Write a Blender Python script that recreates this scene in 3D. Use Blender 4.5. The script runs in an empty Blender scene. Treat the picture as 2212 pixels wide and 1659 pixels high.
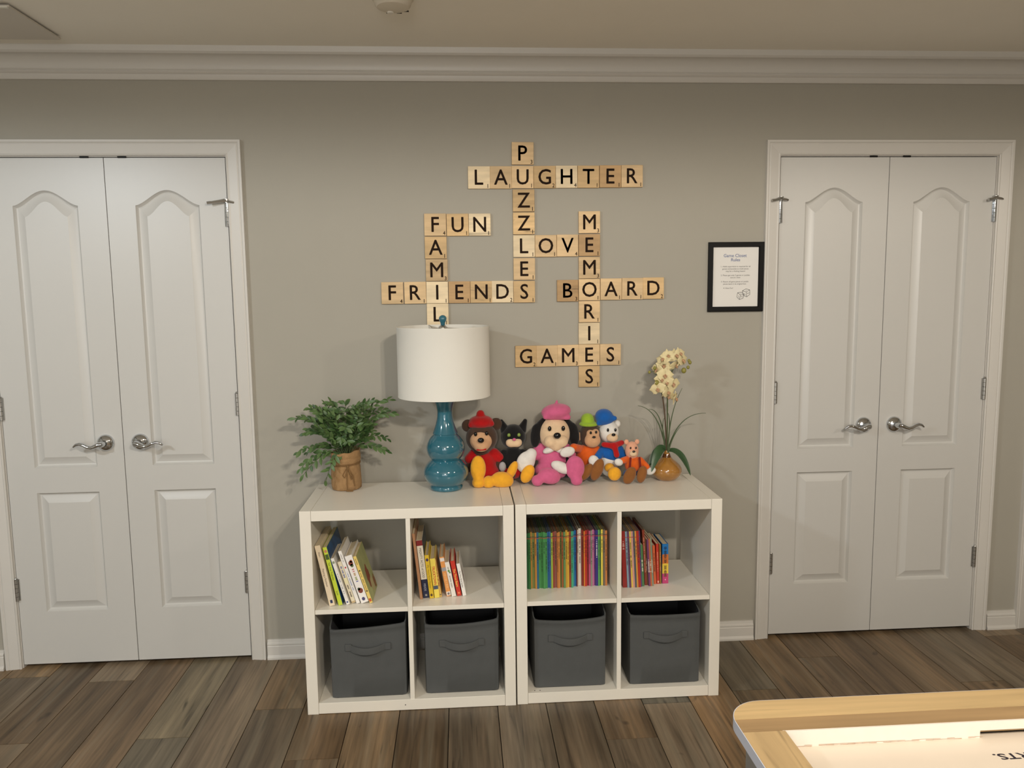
import bpy, bmesh, math, random
import numpy as np
from mathutils import Vector, Matrix

SC = bpy.context.scene
COL = SC.collection
PI = math.pi
random.seed(7)

def lin(r, g=None, b=None):
    if g is None: r, g, b = r
    f = lambda c: (c/255/12.92 if c/255 <= .04045 else ((c/255+.055)/1.055)**2.4)
    return (f(r), f(g), f(b), 1)

# ------------------------------------------------------------------ camera
cam_d = bpy.data.cameras.new('camera'); cam = bpy.data.objects.new('camera', cam_d); COL.objects.link(cam)
YAW, PITCH, ROLL, FPX = 0.0652, -0.1182, -0.0119, 1699.5
CAM = Vector((0, -3.2068, 1.5192))
fw = Vector((math.sin(YAW)*math.cos(PITCH), math.cos(YAW)*math.cos(PITCH), math.sin(PITCH)))
r0 = Vector((math.cos(YAW), -math.sin(YAW), 0)); u0 = r0.cross(fw)
rt = math.cos(ROLL)*r0 + math.sin(ROLL)*u0; up = -math.sin(ROLL)*r0 + math.cos(ROLL)*u0
m3 = Matrix((rt, up, -fw)).transposed()
cam.matrix_world = Matrix.Translation(CAM) @ m3.to_4x4()
cam_d.sensor_fit = 'HORIZONTAL'; cam_d.sensor_width = 36; cam_d.lens = FPX*36/2212
cam_d.clip_start = .02
SC.camera = cam

# ------------------------------------------------------------------ light and exposure
SC.view_settings.view_transform = 'Standard'; SC.view_settings.look = 'None'
SC.view_settings.gamma = 1; SC.view_settings.use_curve_mapping = False
SC.view_settings.exposure = -0.15
w = bpy.data.worlds.new('world'); SC.world = w; w.use_nodes = True
w.node_tree.nodes['Background'].inputs[0].default_value = (.5, .55, .6, 1)
w.node_tree.nodes['Background'].inputs[1].default_value = .01

def spot(name, loc, power, col, size=172, blend=.35, radius=.05):
    d = bpy.data.lights.new(name, 'SPOT'); d.energy = power; d.color = col[:3]
    d.spot_size = math.radians(size); d.spot_blend = blend; d.shadow_soft_size = radius
    o = bpy.data.objects.new(name, d); o.location = loc; COL.objects.link(o)
    return o
WARM, COOL = (1, .905, .78), (.88, .95, 1)
for dx in (-.09, .09):                                               # twin bulbs over the middle of the room
    spot('ceiling_lamp_warm', (.79+dx, -3.34, 2.34), 92, WARM, 179, .16, .045)
for dx, dy in ((-.1, 0), (.1, 0), (0, .1), (0, -.1)):                # four bulb fitting on the left
    spot('ceiling_lamp_cool', (-2.3+dx, -2.5+dy, 2.34), 25, COOL, 179, .16, .04)
spot('fill_spot_side', (2.7, -2.9, 2.34), 46, WARM, 179, .16, .05)  # unseen fill spot, added to brighten the right hand door
pd = bpy.data.lights.new('fill_point_rear', 'POINT'); pd.energy = 84; pd.color = (1, .93, .84); pd.shadow_soft_size = .2  # unseen point fill, added to lift the ceiling and upper wall
po = bpy.data.objects.new('fill_point_rear', pd); po.location = (-.3, -4.7, 1.75); COL.objects.link(po)
wd = bpy.data.lights.new('fill_area_cool', 'AREA'); wd.shape = 'RECTANGLE'; wd.size = 2.6; wd.size_y = 1.5; wd.energy = 34; wd.color = (.86, .93, 1)  # added cool area fill behind the camera; the front wall has no window
wo = bpy.data.objects.new('fill_area_cool', wd); wo.location = (-.8, -6.25, 1.35); wo.rotation_euler = (math.radians(90), 0, 0); COL.objects.link(wo)

# ------------------------------------------------------------------ materials
MAT = {}
def mat(name, rgb=None, rough=.6, metal=0, spec=.5, bump=0, bscale=200, var=0, vscale=6, sheen=0, objcol=False, coat=0, trans=0):
    """Principled material with a noise that varies the colour and roughens the surface."""
    if name in MAT: return MAT[name]
    m = bpy.data.materials.new(name); m.use_nodes = True; MAT[name] = m
    nt = m.node_tree; N = nt.nodes; K = nt.links; b = N['Principled BSDF']
    b.inputs['Roughness'].default_value = rough; b.inputs['Metallic'].default_value = metal
    b.inputs['Specular IOR Level'].default_value = spec
    b.inputs['Sheen Weight'].default_value = sheen; b.inputs['Coat Weight'].default_value = coat
    if coat: b.inputs['Coat Roughness'].default_value = .025
    tc = N.new('ShaderNodeTexCoord')
    if objcol:
        oi = N.new('ShaderNodeObjectInfo'); src = oi.outputs['Color']
    else:
        c = N.new('ShaderNodeRGB'); c.outputs[0].default_value = lin(rgb); src = c.outputs[0]
    n = N.new('ShaderNodeTexNoise'); n.inputs['Scale'].default_value = vscale; n.inputs['Detail'].default_value = 4
    K.new(tc.outputs['Object'], n.inputs['Vector'])
    h = N.new('ShaderNodeHueSaturation'); mr = N.new('ShaderNodeMapRange')
    mr.inputs['From Min'].default_value = .25; mr.inputs['From Max'].default_value = .75
    mr.inputs['To Min'].default_value = 1-max(var, .01); mr.inputs['To Max'].default_value = 1+max(var, .01)
    K.new(n.outputs['Fac'], mr.inputs['Value']); K.new(mr.outputs[0], h.inputs['Value']); K.new(src, h.inputs['Color'])
    K.new(h.outputs['Color'], b.inputs['Base Color'])
    if trans: b.inputs['Transmission Weight'].default_value = trans
    if bump:
        n2 = N.new('ShaderNodeTexNoise'); n2.inputs['Scale'].default_value = bscale; n2.inputs['Detail'].default_value = 3
        K.new(tc.outputs['Object'], n2.inputs['Vector'])
        bp = N.new('ShaderNodeBump'); bp.inputs['Strength'].default_value = bump; bp.inputs['Distance'].default_value = .002
        K.new(n2.outputs['Fac'], bp.inputs['Height']); K.new(bp.outputs[0], b.inputs['Normal'])
    return m

def wood(name, axis, streak=(70, 2.2), dark=.45, light=1.25, knots=True, rough=.45, stain=None, spread=1.0):
    """Wood whose tone is the object's own colour, grain running along one axis."""
    if name in MAT: return MAT[name]
    m = bpy.data.materials.new(name); m.use_nodes = True; MAT[name] = m
    nt = m.node_tree; N = nt.nodes; K = nt.links; b = N['Principled BSDF']; b.inputs['Roughness'].default_value = rough
    b.inputs['Specular IOR Level'].default_value = .35
    tc = N.new('ShaderNodeTexCoord'); oi = N.new('ShaderNodeObjectInfo')
    off = N.new('ShaderNodeVectorMath'); off.operation = 'ADD'
    sc = N.new('ShaderNodeMath'); sc.operation = 'MULTIPLY'; sc.inputs[1].default_value = 57.0
    K.new(oi.outputs['Random'], sc.inputs[0]); K.new(tc.outputs['Object'], off.inputs[0]); K.new(sc.outputs[0], off.inputs[1])
    def noise(sx, sl, det=5, dist=0.0):
        mp = N.new('ShaderNodeMapping'); s = [sx, sx, sx]; s['xyz'.index(axis)] = sl
        mp.inputs['Scale'].default_value = s; K.new(off.outputs[0], mp.inputs['Vector'])
        n = N.new('ShaderNodeTexNoise'); n.inputs['Scale'].default_value = 1; n.inputs['Detail'].default_value = det
        n.inputs['Distortion'].default_value = dist; K.new(mp.outputs[0], n.inputs['Vector']); return n.outputs['Fac']
    def ramp(v, a, b_, lo, hi):
        r = N.new('ShaderNodeMapRange'); r.inputs[1].default_value = a; r.inputs[2].default_value = b_
        r.inputs[3].default_value = lo; r.inputs[4].default_value = hi; K.new(v, r.inputs[0]); return r.outputs[0]
    def mul(a, b_):
        x = N.new('ShaderNodeMath'); x.operation = 'MULTIPLY'; K.new(a, x.inputs[0]); K.new(b_, x.inputs[1]); return x.outputs[0]
    fine = ramp(noise(streak[0], streak[1]), .3, .7, 1-.22*spread, 1+.2*spread)
    broad = ramp(noise(streak[0]*.17, streak[1]*.45, 3, .4), .3, .7, 1-.35*spread, light)
    v = mul(fine, broad)
    if knots:
        crack = ramp(noise(streak[0]*.55, streak[1]*.6, 4, 1.2), .60, .72, 1, dark)
        knot = ramp(noise(streak[0]*.2, streak[1]*2.2, 2, .6), .68, .80, 1, dark*.75)
        v = mul(v, mul(crack, knot))
    h = N.new('ShaderNodeHueSaturation'); K.new(oi.outputs['Color'], h.inputs['Color']); K.new(v, h.inputs['Value'])
    src = h.outputs['Color']
    if stain:
        mx = N.new('ShaderNodeMix'); mx.data_type = 'RGBA'; mx.inputs['B'].default_value = stain
        K.new(ramp(noise(streak[0]*.3, streak[1]*.3, 3, .5), .5, .75, 0, .55), mx.inputs['Factor']); K.new(src, mx.inputs['A']); src = mx.outputs['Result']
    K.new(src, b.inputs['Base Color'])
    bp = N.new('ShaderNodeBump'); bp.inputs['Strength'].default_value = .12; bp.inputs['Distance'].default_value = .001
    K.new(fine, bp.inputs['Height']); K.new(bp.outputs[0], b.inputs['Normal'])
    return m

WALL = mat('wall_paint', (166, 162, 151), .85, bump=.05, bscale=350, var=.01)
CEIL = mat('ceiling_paint', (240, 236, 226), .9, bump=.04, bscale=300, var=.01)
TRIM = mat('trim_paint', (206, 203, 197), .42, var=.012, vscale=3)
DOORP = mat('door_paint', (200, 199, 195), .38, var=.012, vscale=2, bump=.03, bscale=120)
CHROME = mat('chrome', (205, 208, 212), .07, 1, bump=.02, bscale=40)
NICKEL = mat('brushed_nickel', (186, 185, 182), .34, 1)
BLACK = mat('black_lacquer', (12, 11, 11), .5, spec=.2)
VOID = mat('dark_wood', (26, 20, 16), .8, var=.1)
SHELF = mat('white_laminate', (233, 228, 216), .3, var=.01, vscale=4)
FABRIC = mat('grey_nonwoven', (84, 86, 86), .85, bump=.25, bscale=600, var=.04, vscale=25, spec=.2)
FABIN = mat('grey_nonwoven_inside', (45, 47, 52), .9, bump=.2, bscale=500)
SHADE = mat('shade_linen', (224, 222, 214), .8, bump=.1, bscale=500, var=.01)
TEAL = mat('teal_glaze', (42, 102, 120), .09, coat=1, var=.08, vscale=18)
COVER = mat('book_cover', rough=.42, objcol=True, var=.05, vscale=30)
PAGES = mat('book_pages', (205, 190, 160), .85, var=.1, vscale=300)
PAGES_SHADED = mat('book_pages_shaded', (96, 88, 72), .85, var=.1, vscale=300)  # page colour darkened to carry the shade over the book tops
INK = mat('ink', rough=.6, objcol=True)
PAPER = mat('paper', (226, 224, 220), .6, var=.01)
FLOORW = wood('floor_plank_wood', 'y', (85, 3.2), .45, 1.22, stain=lin(134, 125, 106), spread=1.25, rough=.42)
TILEW = wood('tile_wood', 'x', (60, 9), .6, 1.1, knots=False, rough=.55, spread=.5)
TILEK = wood('tile_wood_knotty', 'x', (55, 6), .42, 1.15, knots=True, rough=.55, spread=.8)
LETTER = mat('burnt_letter', (56, 42, 34), .8, var=.1, vscale=60, spec=.1)
TABLEW = wood('table_wood', 'x', (55, 3), .62, 1.1, rough=.4, spread=.6)
TABLEY = wood('table_wood_side', 'y', (55, 3), .62, 1.1, rough=.4, spread=.6)

# ------------------------------------------------------------------ mesh helpers
class MB:
    def __init__(s): s.v = []; s.f = []; s.m = []; s.k = 0
    def add(s, vs, fs):
        o = len(s.v); s.v += [tuple(p) for p in vs]
        for f in fs: s.f.append([i+o for i in f]); s.m.append(s.k)
        return s
    def box(s, a, b, bev=0):
        (x0, y0, z0), (x1, y1, z1) = a, b
        if not bev:
            return s.add([(x0,y0,z0),(x1,y0,z0),(x1,y1,z0),(x0,y1,z0),(x0,y0,z1),(x1,y0,z1),(x1,y1,z1),(x0,y1,z1)],
                         [(0,3,2,1),(4,5,6,7),(0,1,5,4),(1,2,6,5),(2,3,7,6),(3,0,4,7)])
        bm = bmesh.new(); bmesh.ops.create_cube(bm, size=1)
        for v in bm.verts: v.co = Vector(((x0+x1)/2+v.co.x*(x1-x0), (y0+y1)/2+v.co.y*(y1-y0), (z0+z1)/2+v.co.z*(z1-z0)))
        bmesh.ops.bevel(bm, geom=bm.edges[:], offset=bev, segments=2, affect='EDGES', profile=.5)
        bm.verts.ensure_lookup_table(); bm.verts.index_update()
        s.add([v.co for v in bm.verts], [[v.index for v in f.verts] for f in bm.faces]); bm.free(); return s
    def tube(s, pts, r, n=10, cap=True, flat=1.0):
        pts = [Vector(p) for p in pts]; R = r if isinstance(r, (list, tuple)) else [r]*len(pts)
        vs = []; ref = None
        for i, p in enumerate(pts):
            t = (pts[min(i+1, len(pts)-1)]-pts[max(i-1, 0)])
            t = t.normalized() if t.length else Vector((0, 0, 1))
            if ref is None: ref = Vector((0, 0, 1)) if abs(t.z) < .9 else Vector((1, 0, 0))
            a = t.cross(ref).normalized(); b = a.cross(t).normalized(); ref = b
            for k in range(n):
                q = 2*PI*k/n; vs.append(p+R[i]*(math.cos(q)*a+flat*math.sin(q)*b))
        fs = [(i*n+k, i*n+(k+1) % n, (i+1)*n+(k+1) % n, (i+1)*n+k) for i in range(len(pts)-1) for k in range(n)]
        if cap: fs += [tuple(range(n))[::-1], tuple(range((len(pts)-1)*n, len(pts)*n))]
        return s.add(vs, fs)
    def lathe(s, prof, c=(0, 0, 0), n=40, axis='z', close=False):
        vs = []; L = len(prof)
        for r, h in prof:
            for k in range(n):
                q = 2*PI*k/n; x, y = r*math.cos(q), r*math.sin(q)
                p = (x, y, h) if axis == 'z' else (x, h, y)
                vs.append((p[0]+c[0], p[1]+c[1], p[2]+c[2]))
        fs = []
        for i in range(L-1 if not close else L):
            j = (i+1) % L
            for k in range(n):
                f = (i*n+k, i*n+(k+1) % n, j*n+(k+1) % n, j*n+k)
                fs.append(f if axis == 'z' else f[::-1])
        if not close:
            a, b = tuple(range(n)), tuple(range((L-1)*n, L*n))
            if axis == 'z': fs += [a[::-1], b]
            else: fs += [a, b[::-1]]
        return s.add(vs, fs)
    def sphere(s, c, r, n=12, m=8):
        r = r if isinstance(r, tuple) else (r, r, r)
        vs = [(c[0], c[1], c[2]-r[2])]
        for i in range(1, m):
            a = -PI/2+PI*i/m
            for k in range(n):
                q = 2*PI*k/n; vs.append((c[0]+r[0]*math.cos(a)*math.cos(q), c[1]+r[1]*math.cos(a)*math.sin(q), c[2]+r[2]*math.sin(a)))
        vs.append((c[0], c[1], c[2]+r[2])); e = len(vs)-1
        fs = [(0, 1+(k+1) % n, 1+k) for k in range(n)]
        for i in range(m-2):
            for k in range(n):
                fs.append((1+i*n+k, 1+i*n+(k+1) % n, 1+(i+1)*n+(k+1) % n, 1+(i+1)*n+k))
        fs += [(e, 1+(m-2)*n+k, 1+(m-2)*n+(k+1) % n) for k in range(n)]
        return s.add(vs, fs)
    def prism(s, prof, x0, x1, axis='x'):
        """closed (y,z) profile extruded along x"""
        n = len(prof)
        vs = [(x0, y, z) for y, z in prof]+[(x1, y, z) for y, z in prof]
        fs = [(i, (i+1) % n, n+(i+1) % n, n+i) for i in range(n)]+[tuple(range(n))[::-1], tuple(range(n, 2*n))]
        return s.add(vs, fs)
    def mesh(s, name, mats, smooth=False, face=None):
        me = bpy.data.meshes.new(name); me.from_pydata(s.v, [], s.f)
        for m in (mats if isinstance(mats, (list, tuple)) else [mats]): me.materials.append(m)
        if any(s.m): me.polygons.foreach_set('material_index', s.m)
        bm = bmesh.new(); bm.from_mesh(me); bmesh.ops.recalc_face_normals(bm, faces=bm.faces[:])
        if face:
            for f in bm.faces:
                f.normal_update()
                if f.normal.dot(Vector(face)) < 0: f.normal_flip()
        if smooth:
            lim = math.radians(smooth if smooth is not True else 40)
            for f in bm.faces: f.smooth = True
            for e in bm.edges:
                if len(e.link_faces) == 2 and e.calc_face_angle(0) > lim: e.smooth = False
        bm.to_mesh(me); bm.free(); me.update()
        return me
    def build(s, name, mats, parent=None, smooth=False, **kw):
        return put(s.mesh(name, mats, smooth), name, parent, **kw)

def put(me, name, parent=None, loc=(0, 0, 0), rot=(0, 0, 0), color=None, kind=None, label=None, cat=None, group=None):
    o = bpy.data.objects.new(name, me); COL.objects.link(o)
    o.location = loc; o.rotation_euler = rot
    if parent: o.parent = parent
    if color: o.color = color
    if kind: o['kind'] = kind
    if label: o['label'] = label
    if cat: o['category'] = cat
    if group: o['group'] = group
    return o
def thing(name, label, cat, loc=(0, 0, 0), rot=(0, 0, 0), group=None):
    return put(None, name, None, loc, rot, None, None, label, cat, group)
def struct(mb, name, m, smooth=False, parent=None):
    return mb.build(name, m, parent, smooth, kind='structure' if parent is None else None)

_txt = {}
def text_data(s, ext=.0004, bold=0.0, shear=0):
    key = (s, ext, bold, shear)
    if key in _txt: return _txt[key]
    c = bpy.data.curves.new('t', 'FONT'); c.body = s; c.size = 1; c.extrude = 0; c.offset = bold; c.resolution_u = 3; c.shear = shear
    o = bpy.data.objects.new('t', c); COL.objects.link(o)
    dg = bpy.context.evaluated_depsgraph_get(); dg.update()
    me = bpy.data.meshes.new_from_object(o.evaluated_get(dg))
    vs = [(v.co.x, v.co.y) for v in me.vertices]; fs = [list(p.vertices) for p in me.polygons]
    bpy.data.objects.remove(o); bpy.data.curves.remove(c); bpy.data.meshes.remove(me)
    _txt[key] = (vs, fs); return _txt[key]
def add_text(mb, s, h, place, align='c', bold=0.0, fit=None, ref='H'):
    """Flat lettering whose capitals are h tall; place(u, v) maps letter plane to space."""
    vs, fs = text_data(s, 0, bold)
    if not vs: return
    rv, _ = text_data(ref, 0, bold); cap = max(v for _, v in rv)
    k = h/cap; x0 = min(u for u, _ in vs); x1 = max(u for u, _ in vs)
    kx = k if fit is None else min(k, fit/(x1-x0))
    ox = {'c': (x0+x1)/2, 'l': x0, 'r': x1}[align]
    mb.add([place((u-ox)*kx, v*k) for u, v in vs], fs)

def surface(prims, h=.0045, k=.006, clampz=True):
    """One closed skin round a smooth union of ellipsoids and tapered capsules (surface nets)."""
    lo = np.array([1e9]*3); hi = -lo
    P = []
    for q in prims:
        if q[0] == 'e':
            _, x, y, z, rx, ry, rz, rot = q; a = math.radians(rot); c, s_ = math.cos(a), math.sin(a)
            ex = math.hypot(rx*c, rz*s_); ez = math.hypot(rx*s_, rz*c)
            e = np.array([ex, ry, ez]); ctr = np.array([x, y, z]); lo = np.minimum(lo, ctr-e); hi = np.maximum(hi, ctr+e)
        else:
            _, a, b, r_0, r_1 = q
            for p, r in ((a, r_0), (b, r_1)):
                lo = np.minimum(lo, np.array(p)-r); hi = np.maximum(hi, np.array(p)+r)
    h = min(h, float((hi-lo).min())/5)
    lo = lo-2.5*h-k*.5; n = np.ceil((hi+2.5*h+k*.5-lo)/h).astype(int)+1
    X, Y, Z = np.meshgrid(*[lo[i]+h*np.arange(n[i]) for i in range(3)], indexing='ij')
    D = None
    for q in prims:
        if q[0] == 'e':
            _, x, y, z, rx, ry, rz, rot = q; a = math.radians(rot); c, s_ = math.cos(a), math.sin(a)
            dx, dy, dz = X-x, Y-y, Z-z
            u, w_ = dx*c-dz*s_, dx*s_+dz*c
            k0 = np.sqrt((u/rx)**2+(dy/ry)**2+(w_/rz)**2)+1e-9
            k1 = np.sqrt((u/rx**2)**2+(dy/ry**2)**2+(w_/rz**2)**2)+1e-9
            d = k0*(k0-1)/k1
        else:
            _, a, b, r_0, r_1 = q; a = np.array(a); b = np.array(b); ab = b-a; L = float(ab@ab)+1e-12
            t = np.clip(((X-a[0])*ab[0]+(Y-a[1])*ab[1]+(Z-a[2])*ab[2])/L, 0, 1)
            d = np.sqrt((X-a[0]-t*ab[0])**2+(Y-a[1]-t*ab[1])**2+(Z-a[2]-t*ab[2])**2)-(r_0+(r_1-r_0)*t)
        if D is None: D = d
        else:
            hh = np.clip(.5+.5*(D-d)/k, 0, 1); D = D*(1-hh)+d*hh-k*hh*(1-hh)
    S = D < 0
    cells = np.zeros(np.array(S.shape)-1, int); acc = np.zeros(cells.shape+(3,)); cnt = np.zeros(cells.shape)
    cs = [slice(0, -1), slice(1, None)]
    idx = np.indices(cells.shape).astype(float)
    for ax in range(3):
        for i in (0, 1):
            for j in (0, 1):
                o = [i, j]; o.insert(ax, 0); o2 = list(o); o2[ax] = 1
                A = D[cs[o[0]], cs[o[1]], cs[o[2]]]; B = D[cs[o2[0]], cs[o2[1]], cs[o2[2]]]
                M_ = (A < 0) != (B < 0)
                t = np.where(M_, A/np.where(M_, A-B, 1), 0)
                for d_ in range(3):
                    acc[..., d_] += np.where(M_, idx[d_]+(t if d_ == ax else o[d_]), 0)
                cnt += M_
    on = cnt > 0; ids = -np.ones(cells.shape, int); ids[on] = np.arange(on.sum())
    V = acc[on]/cnt[on][:, None]*h+lo
    F = []
    for ax in range(3):
        A = S[tuple(slice(0, -1) if d_ == ax else slice(1, -1) for d_ in range(3))]
        B = S[tuple(slice(1, None) if d_ == ax else slice(1, -1) for d_ in range(3))]
        I = np.argwhere(A != B)
        if not len(I): continue
        flip = A[tuple(I.T)]
        b_, c_ = [d_ for d_ in range(3) if d_ != ax]
        I = I.copy(); I[:, b_] += 1; I[:, c_] += 1
        def at(db, dc):
            J = I.copy(); J[:, b_] -= db; J[:, c_] -= dc; return ids[tuple(J.T)]
        Q = np.stack([at(1, 1), at(0, 1), at(0, 0), at(1, 0)], 1)
        if ax == 1: flip = ~flip
        Q[~flip] = Q[~flip][:, ::-1]
        F.append(Q)
    F = np.concatenate(F)
    if clampz: V[:, 2] = np.maximum(V[:, 2], .0008)
    mb = MB(); mb.v = [tuple(map(float, p)) for p in V]; mb.f = F.tolist(); mb.m = [0]*len(mb.f)
    return mb

# ================================================================== the room
XL, XR, YF, ZC = -3.3, 4.3, -6.3, 2.44
LC, RC, HW, DT = -1.357, 1.776, .468, 2.056        # door pair centres, half opening, opening height
b = MB()
for x0, x1 in ((XL, LC-HW), (LC+HW, RC-HW), (RC+HW, XR)): b.box((x0, 0, 0), (x1, .11, ZC))
for c in (LC, RC): b.box((c-HW, 0, DT), (c+HW, .11, ZC))
struct(b, 'wall_back', WALL)
struct(MB().box((XL-.1, YF, 0), (XL, .11, ZC)), 'wall_left', WALL)
struct(MB().box((XR, YF, 0), (XR+.1, .11, ZC)), 'wall_right', WALL)
struct(MB().box((XL-.1, YF-.1, 0), (XR+.1, YF, ZC)), 'wall_front', WALL)
struct(MB().box((XL-.1, YF-.1, ZC), (XR+.1, .11, ZC+.1)), 'ceiling', CEIL)

# floor of planks running towards the wall
floor = struct(MB().box((XL-.1, YF-.1, -.05), (XR+.1, .3, -.0075)), 'floor', VOID)
PW, PL, G = .1785, 1.215, .0030
JOINT = {-4: -.58, -6: -.147, -7: -.572, -2: -.42, 8: -.438, 6: -.503, -5: -.95, -3: -1.0, -1: -.75, 0: -.30, 1: -.86, 2: -.15, 3: -.98, 4: -.22, 5: -.72, 7: -.95, 9: -.80, 10: -.20, 11: -.60}
TONES = [(126,104,78), (118,98,74), (132,110,83), (122,105,84), (110,91,69), (126,110,90), (136,112,82), (116,101,82)]
FIX = {(-4, 0): (122,110,88), (-4, 1): (116,106,88), (8, 0): (98,88,72), (8, 1): (112,93,68), (-1, 0): (128,103,74), (1, 0): (112,92,68), (3, 0): (112,99,82), (4, 0): (124,100,72), (6, 0): (106,100,86), (7, 0): (128,102,72)}
pm = {}
k0 = int((XL+.424)//PW)-1
for k in range(k0, int((XR+.424)//PW)+2):
    x = -.424+k*PW; j = JOINT.get(k, -random.random()*PL)
    ys = [.2]; y = j
    while y > YF: ys.append(y); y -= PL
    ys.append(YF)
    for i in range(len(ys)-1):
        ln = round(ys[i]-ys[i+1], 3)
        if ln < .02: continue
        if ln not in pm: pm[ln] = MB().box((G/2, -ln+G/2, -.0075), (PW-G/2, -G/2, 0)).mesh('floor_plank', FLOORW)
        rng = random.Random(k*31+i)
        c = FIX.get((k, i)) or TONES[rng.randrange(len(TONES))]
        q = rng.uniform(.9, 1.08)
        put(pm[ln], 'floor_plank', floor, (x, ys[i], 0), color=lin(*[min(255, v*q) for v in c]))

# crown moulding, baseboards, door casings
cr = [(0, 2.332), (-.011, 2.333), (-.014, 2.338), (-.017, 2.352), (-.024, 2.357), (-.026, 2.361), (-.023, 2.366)]
for i in range(9):
    a = PI/2*i/8; cr.append((-.026-.046*(1-math.cos(a)), 2.369+.044*math.sin(a)))
cr += [(-.076, 2.416), (-.080, 2.420), (-.083, 2.44), (0, 2.44)]
struct(MB().prism(cr, XL, XR), 'trim_1', TRIM, smooth=28)
bp = [(0, 0), (-.021, 0), (-.0205, .008), (-.015, .018), (-.0135, .054), (-.0115, .057), (-.013, .061), (-.0125, .066), (-.008, .071), (-.006, .083), (0, .083)]
for i, (x0, x1) in enumerate(((XL, -1.887), (-.828, 1.247), (2.306, 2.437))):
    struct(MB().prism(bp, x0, x1), ('baseboard_left', 'baseboard_back', 'baseboard_right')[i], TRIM, smooth=25)
CP = [(.003, 0), (.003, -.010), (.007, -.013), (.012, -.0105), (.016, -.0115), (.046, -.0165), (.050, -.0145), (.054, -.018), (.062, -.018), (.063, 0)]
def casing(c, names, legs=(1, 1, 1), hw=.4605, zt=2.0485):
    x0, x1 = c-hw, c+hw
    n = len(CP); ring = [(i, (i+1) % n, n+(i+1) % n, n+i) for i in range(n)]+[tuple(range(n)), tuple(range(n, 2*n))]
    sides = [[(x0-u, v, 0) for u, v in CP]+[(x0-u, v, zt+u) for u, v in CP],
             [(x0-u, v, zt+u) for u, v in CP]+[(x1+u, v, zt+u) for u, v in CP],
             [(x1+u, v, zt+u) for u, v in CP]+[(x1+u, v, 0) for u, v in CP]]
    for s, nm, on in zip(sides, names, legs):
        if on: struct(MB().add(s, ring), nm, TRIM, smooth=20)
casing(LC, ('trim_2', 'trim_3', 'trim_4')); casing(RC, ('trim_5', 'trim_6', 'trim_7')); casing(2.96, ('trim_8', '', ''), (1, 0, 0))
for i, c in enumerate((LC, RC)):                                    # jambs with stops
    j = MB()
    for s in (-1, 1):
        a, d = sorted((c+s*HW, c+s*.4605)); j.box((a, 0, 0), (d, .11, DT))
        a, d = sorted((c+s*.4605, c+s*.449)); j.box((a, .037, 0), (d, .06, 2.0485))
    j.box((c-.4605, 0, 2.0485), (c+.4605, .11, DT)); j.box((c-.449, .037, 2.036), (c+.449, .06, 2.0485))
    struct(j, 'trim_%d' % (9+i), TRIM)

# door leaves: two panels each, the upper one with an arched head
DW, DH = .4565, 2.03
def leaf_mesh():
    m = MB(); NS = 28
    x0, x1 = .107, .350
    rings = [(0, 0), (.0025, .006), (.0075, .0125), (.012, .0138), (.016, .0128), (.040, .0025), (.042, .0012)]
    def contour(z0, zs, zp, d):
        out = [(x0+d, z0+d), (x1-d, z0+d)]
        for i in range(NS+1):
            t = 1-i/NS; bell = ((1-math.cos(2*PI*t))/2)**.8
            out.append((x0+d+(x1-x0-2*d)*t, zs-d+(zp-zs)*bell))
        return out
    def panel(z0, zs, zp):
        cs = [contour(z0, zs, zp, d) for d, _ in rings]; n = len(cs[0])
        vs = [(x, y, z) for c, (_, y) in zip(cs, rings) for x, z in c]
        fs = [(r*n+i, r*n+(i+1) % n, (r+1)*n+(i+1) % n, (r+1)*n+i) for r in range(len(rings)-1) for i in range(n)]
        fs.append(tuple((len(rings)-1)*n+i for i in range(n)))
        m.add(vs, fs); return cs[0]
    panel(.222, .718, .718); top = panel(.821, 1.850, 1.908)
    q = lambda a, b_, c, d: m.add([(a, 0, c), (b_, 0, c), (b_, 0, d), (a, 0, d)], [(0, 1, 2, 3)])
    q(0, x0, 0, DH); q(x1, DW, 0, DH); q(x0, x1, 0, .222); q(x0, x1, .718, .821)
    arch = top[2:]
    for (xa, za), (xb, zb) in zip(arch, arch[1:]):
        m.add([(xa, 0, za), (xa, 0, DH), (xb, 0, DH), (xb, 0, zb)], [(0, 1, 2, 3)])
    m.add([(0, 0, 0), (DW, 0, 0), (DW, 0, DH), (0, 0, DH), (0, .035, 0), (DW, .035, 0), (DW, .035, DH), (0, .035, DH)],
          [(0, 4, 5, 1), (1, 5, 6, 2), (2, 6, 7, 3), (3, 7, 4, 0), (4, 7, 6, 5)])
    return m.mesh('door_leaf', DOORP, smooth=18)
LEAF = leaf_mesh()
def lever(s):
    m = MB()
    m.lathe([(.0335, 0), (.0335, -.004), (.0325, -.008), (.028, -.0135), (.020, -.018), (.013, -.021), (.0115, -.03), (.0115, -.052), (.010, -.055)], n=32, axis='y')
    pts = [(-.006, .003), (.006, .002), (.020, -.005), (.034, -.010), (.048, -.007), (.063, .001), (.078, .006), (.092, .003), (.104, -.006)]
    m.tube([(s*x, -.049-.006*math.sin(min(1, max(0, x/.1))*PI), z) for x, z in pts], [.011, .0135, .0125, .0105, .0095, .0092, .0090, .0085, .0055], n=16, flat=.75)
    return m.mesh('handle', CHROME, smooth=40)
LEV = {1: lever(1), -1: lever(-1)}
hm = MB()
for i in range(5): hm.lathe([(.0035, -.045+i*.018), (.0068, -.0445+i*.018), (.0068, -.0278+i*.018), (.0035, -.0272+i*.018)], n=14)
hm.lathe([(.004, .045), (.006, .047), (.004, .051), (.001, .052)], n=12)
hm.box((-.010, .003, -.0445), (.010, .0065, .0445))
HINGE = hm.mesh('hinge', NICKEL, smooth=35); HINGE_C = hm.mesh('hinge', CHROME, smooth=35)
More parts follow.
